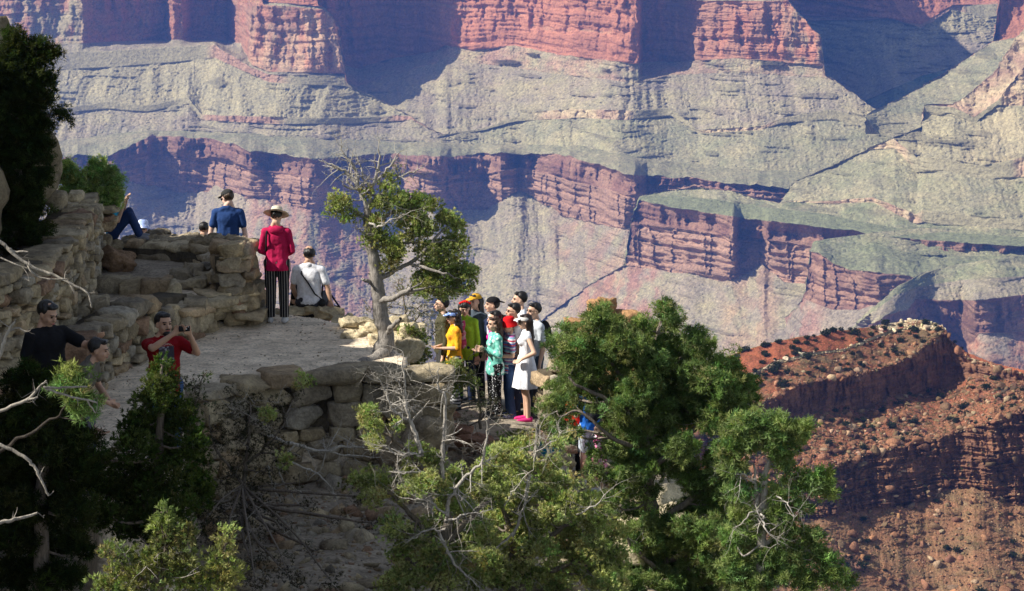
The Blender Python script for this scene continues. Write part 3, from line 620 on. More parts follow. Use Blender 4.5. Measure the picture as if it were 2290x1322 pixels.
CS = 1.12
DR = 1.0
def pw(px, py, Y, r=0): v = W(px, py, Y); return (v.x, v.y, v.z, r)
def clump_px(px, py, Y, rx, ry, dens=1.0, rd=None):
    v = W(px, py, Y); m = mpp(Y, v.z); return (v.x, v.y, v.z, rx*m*CS, (rd or (rx+ry)/2)*m*CS, ry*m*CS, dens)
def tree(name, label, cat, style, limbs, clumps, dead=(), group=None, seed=1, tint=1.0, auto=True, barkc=BARKC, base=None, bare=0, cols=None, subname='trunk', bend=.03):
    """limbs: list of [(px,py,Y,r)...]; clumps px; dead: list of (px,py,Y,dx,dy,dz,len,r,depth)"""
    rg = np.random.default_rng(seed); random.seed(seed)
    b = base or limbs[0][0]; root = empty(name, W(b[0], b[1], b[2])); tag(root, label, cat, group)
    tb = Tubes(); skel = []
    for k, l in enumerate(limbs):
        s = smooth_line([pw(*q) for q in l], 7, bend, seed+k); s[:, 3] *= .78; tb.add(s[:, :3], s[:, 3], 9 if s[0, 3] > .03 else 6, barkc); skel.append(s)
    sk = np.vstack(skel); cl = [clump_px(*c) for c in clumps]
    if auto:
        for c in cl:
            ctr = np.array(c[:3]); d = np.linalg.norm(sk[:, :3]-ctr, axis=1)+np.maximum(0, sk[:, 2]-ctr[2])*1.5; i = int(np.argmin(d)); a = sk[i]
            if d[i] > .06:
                mid = (a[:3]+ctr)/2+rg.normal(0, .05, 3)-np.array([0, 0, .03]); r0 = min(a[3]*.7, .008+.018*d[i])
                s = smooth_line([(*a[:3], r0), (*mid, r0*.8), (*ctr, r0*.5)], 5, .02, seed+i); tb.add(s[:, :3], s[:, 3], 5, barkc)
                if bare:
                    for q in range(bare): twigs(tb, s[rg.integers(2, len(s)), :3], rg.normal(size=3)+[0, -.3, .3], rg.uniform(.15, .35), .006, 1, DEADC, rg)
    if cl:
        v, cc = foliage(cl, style, rg, tb, tint=tint)
        if cols is not None: cc = cc*np.array(cols)
        F = np.arange(len(v)).reshape(-1, 3)
        o = mesh_np('crown', v, F, LEAF, root, col=cc); reparent(o, root)
    t = tb.build(subname, BARK, root); reparent(t, root)
    if dead:
        db = Tubes()
        for d in dead:
            if isinstance(d, list):
                s = smooth_line([pw(*q) for q in d], 7, .03, seed); s[:, 3] *= .68; db.add(s[:, :3], s[:, 3], 6, DEADC)
                for q in range(max(2, len(d)*3)):
                    i = rg.integers(len(s)//4, len(s)); dd = rg.normal(0, 1, 3)*[1, .7, .8]+(s[min(i, len(s)-1), :3]-s[i-1, :3])*8
                    twigs(db, s[i, :3], dd, rg.uniform(.12, .40), max(.0035, s[i, 3]*.5), 2, DEADC, rg, up=.1, kids=3)
            else:
                px, py, Y, dx, dy, dz, ln, r, dp = d
                twigs(db, np.array(W(px, py, Y)), np.array([dx, dy, dz], float), ln, r, dp, DEADC, rg)
        o = db.build('dead_branches', DEAD, root); reparent(o, root)
    return root
# ============================================================ overlook: ground, walls, rocks
def stone_material(name, sc=5.0):
    m = NT(name); p = m.pos(); a = m.noise(p, sc, 6, .7); b = m.noise(p, sc*.35, 3, .5); c = m.noise(p, sc*6, 3, .6)
    x = m.mul(m.attr(), m.ramp(a, [(.3, (.55, .54, .52)), (.62, (1.25, 1.22, 1.15))])); x = m.mul(x, m.ramp(b, [(.35, (.8, .78, .76)), (.7, (1.15, 1.12, 1.05))]))
    x = m.mul(x, m.ramp(c, [(.3, (.75,)*3), (.6, (1.08,)*3)])); m.base(x); m.bump(a, 1.0, .09); return m.m
SM = stone_material('limestone')
def dirt_material():
    m = NT('dusty_ground'); p = m.pos(); a = m.noise(p, 2.2, 7, .72, (1, 1, 1)); b = m.noise(p, 24, 4, .7); c = m.noise(p, 7, 5, .7, (.35, 1, 1))
    x = m.mul(m.attr(), m.ramp(a, [(.3, (.62, .6, .58)), (.7, (1.25, 1.22, 1.2))])); x = m.mul(x, m.ramp(b, [(.32, (.6,)*3), (.55, (1.1,)*3)]))
    x = m.mul(x, m.ramp(c, [(.36, (.7,)*3), (.5, (1.05,)*3)])); m.base(x); m.bump(c, 1.0, .09); return m.m
DM = dirt_material()
def pl(*pts, z=None): return np.array([(lambda v: (v.x, v.y))(Wz(a, b, z)) for a, b in pts])
def inside(X, Y, poly_):
    c = np.zeros(X.shape, bool); n = len(poly_); dmin = np.full(X.shape, 1e9)
    for i in range(n):
        x1, y1 = poly_[i]; x2, y2 = poly_[(i+1) % n]
        m = ((y1 > Y) != (y2 > Y)) & (X < (x2-x1)*(Y-y1)/(y2-y1+1e-12)+x1); c ^= m
        t = np.clip(((X-x1)*(x2-x1)+(Y-y1)*(y2-y1))/((x2-x1)**2+(y2-y1)**2+1e-12), 0, 1)
        dmin = np.minimum(dmin, np.hypot(X-x1-t*(x2-x1), Y-y1-t*(y2-y1)))
    return np.where(c, dmin, -dmin)
ZP, ZG, ZT = -7.8, -9.35, -7.3
PLAT = pl((445, 884), (560, 850), (700, 837), (850, 834), (955, 831), (950, 800), (905, 770), (880, 735), (765, 713), (700, 700), (600, 692), (520, 690), (380, 690), (200, 760), (150, 960), (200, 1150), (430, 1150), z=ZP)
PLAT[-2:, 1] -= .5
def wp(px, py, Y): v = W(px, py, Y); return (v.x, v.y)
TERR = np.array([wp(205, 905, 36.1), wp(235, 850, 37.5), wp(290, 800, 38.7), wp(340, 770, 39.6), wp(400, 745, 40.4), wp(440, 735, 40.9), wp(475, 720, 41.2), wp(520, 690, 41.7), wp(552, 660, 42.2), wp(560, 600, 43.4), wp(500, 570, 44.4), wp(180, 570, 44.9), wp(170, 600, 43.0), wp(160, 700, 40.0)])
BACK = np.array([wp(200, 540, 44.6), wp(540, 540, 44.6), wp(555, 540, 45.2), wp(540, 540, 46.6), wp(200, 540, 46.6)])
def ground_z(X, Y):
    z = -9.35-.30*np.clip(X-1.2, 0, None)-1.6*np.clip(X-2.6-.06*(40-Y), 0, None)
    z = z+.42*np.clip(Y-30, -14, 0)*-.35*(X < 3)          # rises towards the viewer
    z = z-1.9*np.clip(Y-45.2, 0, None)-1.5*np.clip(-X-7, 0, 2)*(Y > 44)
    z = z-.2*np.clip(-X-4, 0, 3)*(Y < 30)
    z = z-.62*sstep(.72, .95, X)*(Y < 42.5)
    z = z+.16*fbm(X/1.1, Y/1.1, 0, 5, 77)
    d = inside(X, Y, PLAT); w = sstep(.06, .26, d); zp = ZP+.05*fbm(X/.6, Y/.35, 0, 5, 5)+.05*fbm(X/2.3, Y/2.3, 0, 2, 6)+.25*np.clip(33-Y, 0, 3)
    z = z*(1-w)+zp*w
    d = inside(X, Y, TERR); w = sstep(.05, .22, d); zt = ZT+.05*fbm(X/.5, Y/.5, 0, 4, 8)+.10*sstep(42.6, 43.6, Y)
    z = z*(1-w)+zt*w
    d = inside(X, Y, BACK); w = sstep(0, .15, d); z = z*(1-w)-8.4*w
    return z
xs = np.arange(-13, 11.5, .07); ys = np.arange(15, 52, .065)
XX, YY = np.meshgrid(xs, ys); ZZ = ground_z(XX, YY)
gi = np.arange(XX.size).reshape(XX.shape)
GF = np.stack([gi[:-1, :-1], gi[:-1, 1:], gi[1:, 1:], gi[1:, :-1]], -1).reshape(-1, 4)
gc = np.tile(np.array([.36, .31, .24]), (XX.size, 1)); w = sstep(-.1, .3, inside(XX, YY, PLAT)).ravel()[:, None]
gc = gc*(1-w)+np.array([.82, .70, .53])*w
o = mesh_np('ground', np.stack([XX, YY, ZZ], -1).reshape(-1, 3), GF, DM, col=gc, smooth=True); tag(o, kind='structure')
def gz(x, y): return float(ground_z(np.array([x]), np.array([y]))[0])

# cliff on the left, running out of the picture and towards the viewer
def outcrop():
    ysv = np.arange(20.5, 44.2, .14)
    HT = np.interp(ysv, [20.5, 21.5, 22.5, 34, 36, 37.4, 38.4, 40, 42, 43, 44], [-5.5, -1.5, -.2, -.3, -.4, -.75, -1.4, -1.7, -2.9, -3.7, -5.2])  # out-of-view crest heights shaped to throw shade over platform and lower left
    rows = []
    for i, y in enumerate(ysv):
        H = HT[i]; k = sstep(42.8, 44.1, y)
        prof = np.array([(-7.3, -10.5), (-7.2, -6.4), (-6.95, -6.0), (-6.80, -5.4), (-6.95, -4.8), (-7.1, -4.4), (-7.4, -3.8), (-7.75, -3.35), (-8.8, min(-2.4, H-.5)), (-10, H), (-12, H+.1), (-15, H-.5), (-16, -11)])
        prof[:, 0] -= k*1.2; prof[1:-1, 1] = np.minimum(prof[1:-1, 1], prof[1:-1, 1]*1+0-k*1.2)
        prof[:, 0] -= (43-y)*.015
        t = np.concatenate([[0], np.cumsum(np.hypot(*np.diff(prof, axis=0).T))]); q = np.linspace(0, t[-1], 190)
        rows.append(np.stack([np.interp(q, t, prof[:, 0]), np.full(190, y), np.interp(q, t, prof[:, 1])], -1))
    V = np.array(rows); x, y, z = V[..., 0], V[..., 1], V[..., 2]
    n = .34*fbm(x/1.3, y/1.3, z/1.3, 6, 61)+.28*ridged(x/2.2, y/.8, z/1.4, 4, 62)+.16*vn(z/.28, y/2, 0, 63)+.2*ridged(y/.5, z/2.4, 0, 3, 65)
    V[..., 0] += n*.7; V[..., 2] += .35*n*(x < -7.8)
    e = 1-sstep(0, 1.0, 44.1-y); V[..., 1] += n*.8*e
    nr, nc = x.shape; i = np.arange(nr*nc).reshape(nr, nc)
    F = np.stack([i[:-1, :-1], i[1:, :-1], i[1:, 1:], i[:-1, 1:]], -1).reshape(-1, 4)
    V2 = V.reshape(-1, 3); f2 = []
    for row, flip in ((0, 1), (nr-1, 0)):     # end caps
        c = len(V2); V2 = np.vstack([V2, V[row].mean(0)[None]])
        for k in range(nc-1): a, b = i[row, k], i[row, k+1]; f2.append((a, b, c, c) if flip else (b, a, c, c))
    cc = np.array([.235, .20, .14])*(1+.22*fbm(V2[:, 0], V2[:, 1], V2[:, 2]*2, 4, 64))[:, None]
    o = mesh_np('cliff', V2, F, SM, col=cc, smooth=False); tag(o, kind='structure')
outcrop()

def wall_thing(label, cat, path, z0, z1, seed, name='stone_wall', core=.45, cols=None, caps=None, extra=None, **kw):
    root = empty(name, (path[0][0], path[0][1], z0(0))); tag(root, label, cat)
    L = course_wall(path, z0, z1, seed=seed, **kw)
    if extra: L += extra
    o = stones('stonework', L, SM, root, seed, CS7, cols=cols, round_=.06, rough=.04, ch=(.92, 1.4), tilt=.035); reparent(o, root)
    if core: reparent(slab_core('core', path, z0, z1, core, SM, root), root)
    if caps: reparent(stones('capstones', caps, SM, root, seed+1, CS7, round_=.08, rough=.03, tilt=.02, ch=(.9, 1.4)), root)
    return root
K = lambda v: (lambda t: v)
# front retaining wall with its flat cap slabs
FE = [tuple(PLAT[0]), tuple(PLAT[1]), tuple(PLAT[2]), tuple(PLAT[3]), tuple(PLAT[4]+[.03, 0])]
fe = np.array(FE); sg = np.concatenate([[0], np.cumsum(np.hypot(*np.diff(fe, axis=0).T))])
caps = []; s = 0; rr = np.random.default_rng(5)
while s < sg[-1]-.15:
    w_ = rr.uniform(.42, .85); c = min(s+w_/2, sg[-1]); p = np.array([np.interp(c, sg, fe[:, 0]), np.interp(c, sg, fe[:, 1])])
    q = np.array([np.interp(c+.1, sg, fe[:, 0])-np.interp(c-.1, sg, fe[:, 0]), np.interp(c+.1, sg, fe[:, 1])-np.interp(c-.1, sg, fe[:, 1])]); an = math.atan2(q[1], q[0])
    nr_ = np.array([-math.sin(an), math.cos(an)]); p = p+nr_*(.2+rr.uniform(-.05, .03))
    caps.append((p[0], p[1], ZP-.06+rr.uniform(-.01, .02), w_*.98, rr.uniform(.55, .7), rr.uniform(.15, .24), an+rr.normal(0, .04))); s += w_
wall_thing('low retaining wall of pale stone blocks capped with flat slabs, below the platform edge', 'stone wall', FE, K(-9.75), K(ZP-.14), 21,
           name='retaining_wall', caps=caps, hs=(.14, .36), ws=(.2, .6), depth=.42, out=.045, core=.6)
# right-hand end of the platform: big weathered rock with a shadowed flank
def boulder(name, label, px, py, Y, w, h, d, seed, col=(.44, .38, .28), rot=0, rough=.16, round_=.55, cat='boulder', tilt=.08, group=None):
    v = W(px, py, Y); o = stones(name, [(0, 0, 0, w, d, h, rot)], SM, None, seed, CS12, round_=round_, rough=rough, cols=np.array([col]), tilt=tilt)
    o.location = v; tag(o, label, cat, group); return o
boulder('boulder', 'big weathered grey rock mass at the right end of the stone platform', 905, 893, 38.7, .85, .62, 1.3, 3, (.36, .31, .23), .15, .13, .2)
boulder('boulder', 'lower weathered rock under the right end of the stone platform', 938, 962, 38.5, .8, .6, 1.3, 4, (.33, .28, .21), -.1, .13, .2)
boulder('boulder', 'brownish rock wedged low between the retaining wall and the platform corner', 882, 985, 38.35, .6, .5, 1.0, 6, (.30, .25, .19), .2, .1, .25)
# lit pale rocks along the back edge of the platform
for i, (px, py, Y, w, h) in enumerate([(800, 728, 41.6, .5, .22), (838, 742, 41.2, .42, .25), (885, 735, 40.9, .5, .34), (920, 752, 40.4, .4, .35), (795, 757, 40.9, .45, .2), (905, 785, 39.9, .5, .32), (770, 720, 42.2, .45, .16), (868, 765, 40.3, .5, .22)]):
    boulder('rock', ['pale sunlit rock at the back edge of the platform left of the twisted tree', 'cream rock beside the twisted trunk at waist height', 'tall pale rock just right of the twisted trunk', 'sunlit rock where the platform ends behind the leafy bush',
        'flat pale rock on the platform left of the trunk foot', 'pale rock at the right end of the platform behind the trunk foot', 'low flat rock right of the black shoulder bag', 'low pale rock directly behind the twisted trunk'][i], px, py, Y, w, h, .4, 30+i, (.55, .48, .34), rr.uniform(-.6, .6), .07, .3, 'rock', group='pale rocks along the platform edge')
for i, (px, py, Y, w, h) in enumerate([(600, 700, 43.0, .45, .14), (690, 692, 43.1, .5, .14), (732, 700, 42.9, .5, .18), (585, 678, 43.6, .3, .25), (655, 697, 42.9, .35, .12)]):
    boulder('rock', ['flat ledge rock at the cliff edge left of the striped trousers', 'flat sunlit rock the man in the white shirt sits behind', 'flat brown ledge rock below the black shoulder bag', 'small upright pale rock beside the end of the curved wall', 'small low rock at the feet line right of the striped trousers'][i], px, py, Y, w, h, .4, 50+i, (.50, .43, .30), rr.uniform(-.3, .3), .05, .3, 'rock', group='ledge rocks at the cliff edge')
# curved parapet: back run then near end
CV = [wp(300, 560, 44.6), wp(360, 560, 44.5), wp(430, 560, 44.3), wp(500, 570, 43.8), wp(550, 590, 43.0), wp(568, 640, 42.2), wp(560, 700, 41.5)]
CV = CV[::-1]
L_end = []
wall_thing('curved dry-stone parapet ending in a tall rounded pier behind the stone bench', 'stone wall', CV, lambda t: -7.95+.6*min(1, t*1.6), lambda t: -6.68-.30*min(1, t*2.0), 25,
           name='parapet_wall', hs=(.08, .19), ws=(.2, .6), depth=.5, out=.07, core=.5)
o = stones('coping', [(W(335, 532, 44.75).x, 44.75, -7.06, .75, .6, .26, .2), (W(400, 528, 44.6).x, 44.6, -7.03, .9, .75, .24, -.1), (W(355, 522, 44.85).x, 44.9, -6.97, .4, .4, .2, .3), (W(478, 545, 44.0).x, 44.0, -6.96, .8, .7, .22, -.3), (W(530, 548, 43.1).x, 43.1, -6.84, .62, .62, .2, -.7), (W(515, 560, 42.3).x, 42.25, -6.68, .6, .5, .2, -1.2)], SM, None, 27, CS12, round_=.5, rough=.09)
tag(o, 'large rounded coping stones lying along the top of the curved parapet', 'coping stones')
# pier: stacked stones at the near end
L = []
rr = np.random.default_rng(9)
for k, z in enumerate(np.arange(-7.86, -6.6, .2)):
    for j in range(4):
        c = W(540-12*(k/6)+[-42, -14, 16, 34][j]*(1-.06*k), 661, 41.7+[.12, -.12, -.02, .25][j]); L.append((c.x, c.y, z+rr.uniform(-.02, .02), rr.uniform(.26, .42), .42, .22, rr.uniform(-.5, .3)))
pier = stones('stone_pier', L, SM, None, 29, CS7, round_=.12, rough=.05, ch=(.9, 1.35)); tag(pier, 'stacked rounded stones forming the tall end of the curved parapet', 'stone pier')
# bench in front of it
BN = [wp(430, 770, 40.4), wp(475, 720, 41.0), wp(520, 690, 41.5), wp(552, 668, 42.0)][::-1]
BN = [(p[0], p[1]) for p in BN][::-1]
wall_thing('stone bench with smooth pale slab top curving along the parapet', 'stone bench', BN, K(-7.95), K(-7.40), 31, name='stone_bench', hs=(.18, .3), ws=(.3, .5), depth=.4, out=.03, core=.6,
           caps=[(wp(455, 700, 41.1)[0]-.05, 41.25, -7.36, .75, .85, .16, .75), (wp(505, 672, 41.8)[0], 41.75, -7.34, .8, .8, .17, .6), (wp(418, 726, 40.6)[0]-.1, 40.75, -7.40, .6, .8, .16, .9), (wp(540, 655, 42.2)[0], 42.2, -7.3, .5, .6, .18, .5)])
# steps / terrace edge to the left of the bench
TE = [wp(205, 905, 36.0), wp(235, 850, 37.4), wp(290, 800, 38.6), wp(340, 770, 39.5), wp(400, 745, 40.3), wp(440, 735, 40.8)]
wall_thing('stepped wall of tan blocks edging the terrace behind the man in the red shirt', 'stone wall', TE, K(-7.95), lambda t: -7.0-.12*t, 33, name='terrace_wall', hs=(.09, .24), ws=(.2, .5), depth=.45, out=.07, core=.6)
L = [(W(a, b, y).x, y, W(a, b, y).z, w, .45, h, r) for a, b, y, w, h, r in [(240, 640, 41.8, .7, .3, .1), (300, 648, 41.6, .5, .32, -.1), (352, 650, 41.5, .45, .4, 0), (385, 660, 41.4, .35, .42, .2), (270, 700, 40.2, .6, .3, .3), (330, 705, 40.3, .5, .3, .1), (215, 690, 40.0, .5, .34, .2),
     (432, 612, 42.5, .35, .3, 0), (400, 622, 42.3, .4, .26, .2), (460, 600, 42.8, .3, .2, -.2), (432, 640, 42.0, .45, .25, .1), (470, 632, 42.3, .3, .3, .4), (250, 745, 39.3, .5, .28, .4), (310, 740, 39.6, .45, .25, .1), (370, 715, 40.3, .5, .3, .1)]]
o = empty('stone_steps', L[4][:3]); [reparent(stones('step_stone', [q], SM, o, 35+i, CS7, round_=.2, rough=.06), o) for i, q in enumerate(L)]; tag(o, 'rough stone steps climbing the terrace between the left wall and the bench', 'stone steps')
boulder('boulder', 'large rust-brown boulder with a sunlit top in the corner of the terrace', 262, 590, 43.3, .58, .42, .5, 5, (.30, .20, .13), .2, .10, .5)
# tall dry-stone wall on the left
LW = [wp(-90, 900, 33.5), wp(0, 880, 34.6), wp(90, 860, 36.0), wp(160, 800, 38.0), wp(200, 720, 40.2), wp(222, 650, 42.2), wp(228, 590, 43.8)]
wall_thing('tall dry-stone retaining wall of tan rubble under the left-hand cliff', 'stone wall', LW, K(-8.3), lambda t: -5.9-.28*t, 41, name='rubble_wall', hs=(.09, .26), ws=(.2, .65), depth=.5, out=.09, core=.7)
L = [(W(a, b, y).x, y, W(a, b, y).z, w, .45, h, r) for a, b, y, w, h, r in [(216, 545, 43.9, .18, .38, .1), (232, 505, 44.0, .3, .16, .1), (236, 545, 44.2, .2, .3, .1), (262, 548, 44.4, .3, .16, .2), (290, 552, 44.4, .3, .14, .1), (205, 500, 43.7, .3, .2, .1), (180, 485, 43.2, .35, .25, 0), (152, 470, 42.8, .3, .25, 0), (128, 450, 42.6, .3, .3, 0), (170, 440, 43.2, .25, .2, 0)]]
o = stones('stone_pile', L, SM, None, 43, CS7, round_=.4, rough=.05); tag(o, 'small stones stacked beside the seated person in light blue', 'stone pile')
# sunlit wall right of the group
RW = [wp(1228, 980, 41.3), wp(1250, 980, 41.35), wp(1290, 980, 41.4)]
wall_thing('short sunlit wall of cream rubble beside the woman in the white dress', 'stone wall', RW, K(-9.6), K(-8.40), 45, name='rubble_wall', hs=(.10, .2), ws=(.12, .26), depth=.5, out=.05, core=.5, cols=None,
           caps=[(wp(1254, 838, 41.4)[0], 41.6, -8.38, .36, .5, .1, 0), (wp(1292, 838, 41.5)[0], 41.75, -8.39, .4, .5, .1, .2)])
# pale ledges under the big pine
for i, (px, py, Y, w, h, d) in enumerate([(1470, 1110, 40.2, 1.1, .45, 1.0), (1540, 1090, 40.8, .7, .4, .8), (1440, 1170, 38.6, .9, .4, .8), (1510, 1180, 38.2, .7, .5, .8), (1390, 1225, 36.5, .8, .4, .7), (1210, 1060, 39.8, .6, .3, .5), (1640, 1260, 37.0, .8, .9, .8)]):
    boulder('ledge_rock', ['broad cream ledge glimpsed through the middle of the big pine', 'cream ledge behind the right-hand branches of the big pine', 'pale ledge low down behind the big pine trunk', 'grey-shadowed ledge below the pine branches', 'pale rock at the foot of the big pine', 'low pale rock beside the crouching figure in teal', 'rock between the two pines at the lower right'][i], px, py, Y, w, h, d, 70+i, (.58, .52, .38), rr.uniform(-.4, .4), .09, .25, 'rock', group='ledge rocks below the pine')
# red sandstone steps below the group
for i, (px, py, Y, w) in enumerate([(985, 928, 40.5, .6), (1060, 985, 39.7, .55), (1110, 1000, 39.4, .6), (1020, 960, 40.1, .5)]):
    boulder('step_stone', ['red sandstone slab left of the group at the platform corner', 'red sandstone slab under the dead branches', 'pinkish slab lowest of the steps below the group', 'reddish slab between the other red slabs'][i], px, py, Y, w, .15, .4, 80+i, (.30, .17, .12), rr.uniform(-.2, .2), .03, .2, 'step', group='red sandstone slabs below the group')
# orange pinnacle behind the pine
for i, (px, py, Y, w, h) in enumerate([(1349, 688, 75, .82, .5), (1395, 722, 75, 1.1, .7), (1300, 735, 74, .7, .5), (1350, 770, 74, 1.6, 1.2)]):
    boulder('pinnacle_rock', ['squared orange rock capping the pinnacle behind the big pine', 'sloping orange rock right of the pinnacle cap', 'small orange rock left of the pinnacle', 'broad orange base of the pinnacle'][i], px, py, Y, w, h, .9, 90+i, (.46, .27, .14), .1, .12, .3, 'rock', group='orange pinnacle rocks')
v = W(1360, 900, 75); v.z += 2.7-21; o = stones('pinnacle', [(0, 0, 0, 3.6, 3.2, 42, .3)], SM, None, 95, CS12, round_=.6, rough=.3, cols=np.array([(.42, .25, .14)])); o.location = v; tag(o, 'orange rock pillar standing out in the canyon behind the big pine', 'rock')
# loose stones on the slope
rq = np.random.default_rng(12); n = 14000
x = rq.uniform(-6.5, 3.2, n); y = rq.uniform(24, 41, n); z = ground_z(x, y); k = (inside(x, y, PLAT) < -.1) & (inside(x, y, TERR) < 0)
sz = np.clip(.024*rq.pareto(1.6, n)+.022, .02, .22)
o = rocks('loose_stones', np.stack([x, y, z], -1)[k], sz[k], SM, STONE[rq.integers(0, len(STONE), k.sum())]*(1+rq.normal(0, .15, (k.sum(), 1))), 8); tag(o, 'loose limestone scree on the slope below the platform wall', 'scree', kind='stuff')
n = 4500; x = rq.uniform(-6, -1, n); y = rq.uniform(34, 43, n); z = ground_z(x, y); k = inside(x, y, PLAT) > .1
d = inside(x, y, PLAT); k &= rq.uniform(size=n) < np.exp(-d/.5)+.12
o = rocks('pebbles', np.stack([x, y, z], -1)[k], rq.uniform(.006, .026, k.sum()), SM, STONE[rq.integers(0, len(STONE), k.sum())], 9); tag(o, 'pebbles scattered on the trampled platform floor', 'pebbles', kind='stuff')
# ============================================================ trees and shrubs
Y1 = 39.4
tree('twisted_juniper', 'twisted half-dead juniper with bare grey crown growing from the platform edge', 'tree', 'juniper',
     [[(850, 812, Y1, .22), (858, 780, Y1, .18), (864, 750, Y1, .145), (852, 705, Y1, .14), (846, 655, Y1, .125), (838, 600, Y1, .11), (830, 550, Y1, .095), (824, 505, Y1, .08), (820, 462, Y1, .06)],
      [(858, 790, Y1-.1, .13), (835, 806, Y1-.25, .10), (805, 813, Y1-.4, .08), (775, 824, Y1-.55, .03)], [(862, 790, Y1, .12), (885, 802, Y1-.1, .07), (905, 812, Y1-.2, .03)],
      [(850, 660, Y1, .07), (836, 636, Y1, .045), (824, 612, Y1, .02)], [(852, 672, Y1-.05, .06), (884, 664, Y1-.2, .05), (921, 644, Y1-.3, .042)], [(830, 632, Y1, .04), (818, 628, Y1-.1, .03), (808, 624, Y1-.1, .015)],
      [(862, 748, Y1, .06), (880, 728, Y1-.2, .04), (898, 712, Y1-.3, .03)],
      [(846, 625, Y1, .055), (880, 606, Y1, .04), (915, 588, Y1, .035), (950, 560, Y1-.1, .03), (985, 520, Y1-.1, .02)], [(915, 588, Y1, .03), (950, 600, Y1-.2, .03), (1000, 612, Y1-.3, .02)],
      [(826, 520, Y1, .05), (850, 492, Y1, .04), (880, 475, Y1, .035), (935, 462, Y1, .02)], [(824, 500, Y1, .05), (805, 480, Y1, .03), (775, 462, Y1, .015)],
      [(830, 545, Y1, .04), (860, 560, Y1, .03), (900, 545, Y1, .025), (950, 540, Y1, .015)], [(822, 470, Y1, .045), (850, 440, Y1, .035), (872, 410, Y1, .02)]],
     [(758, 452, Y1, 22, 18, .9), (748, 468, Y1, 14, 14, .8), (778, 484, Y1, 20, 11, .8), (870, 405, Y1, 13, 20, .9), (822, 424, Y1, 10, 11, .8), (858, 452, Y1, 26, 18), (840, 496, Y1, 18, 18), (905, 448, Y1, 32, 15), (945, 455, Y1, 30, 16),
      (850, 532, Y1, 30, 20), (880, 556, Y1, 28, 22), (872, 588, Y1, 22, 14, .9), (925, 488, Y1, 32, 20), (905, 520, Y1, 26, 17, .8), (955, 512, Y1, 26, 22), (1000, 488, Y1, 22, 17), (1015, 505, Y1, 18, 14), (960, 556, Y1, 28, 20), (1005, 550, Y1, 27, 22), (1028, 540, Y1, 14, 12),
      (985, 585, Y1, 34, 17), (950, 618, Y1, 26, 22), (990, 622, Y1, 32, 20), (1030, 608, Y1, 26, 19), (1052, 612, Y1, 15, 17), (940, 645, Y1, 24, 14, .8), (985, 652, Y1, 32, 13), (1030, 645, Y1, 22, 12)],
     dead=[[(820, 465, Y1, .05), (802, 425, Y1, .045), (782, 392, Y1, .035), (752, 372, Y1, .022), (712, 356, Y1, .006)], [(800, 420, Y1, .035), (792, 378, Y1, .028), (770, 345, Y1, .016), (752, 306, Y1, .005)],
           [(822, 470, Y1, .05), (832, 420, Y1, .04), (846, 378, Y1, .03), (850, 312, Y1, .006)], [(836, 410, Y1, .03), (866, 380, Y1, .022), (893, 342, Y1, .006)], [(872, 412, Y1, .03), (892, 398, Y1, .025), (920, 386, Y1, .015), (950, 374, Y1, .005)],
           [(815, 440, Y1, .03), (812, 400, Y1, .02), (800, 350, Y1, .008)], [(826, 500, Y1-.2, .03), (850, 508, Y1-.3, .02), (880, 490, Y1-.3, .012), (930, 470, Y1-.3, .005)], [(812, 520, Y1-.1, .018), (802, 515, Y1-.1, .012), (795, 505, Y1-.1, .006)]],
     seed=11, barkc=(.30, .27, .235), tint=1.25, bend=.02)
Y2 = 36.2
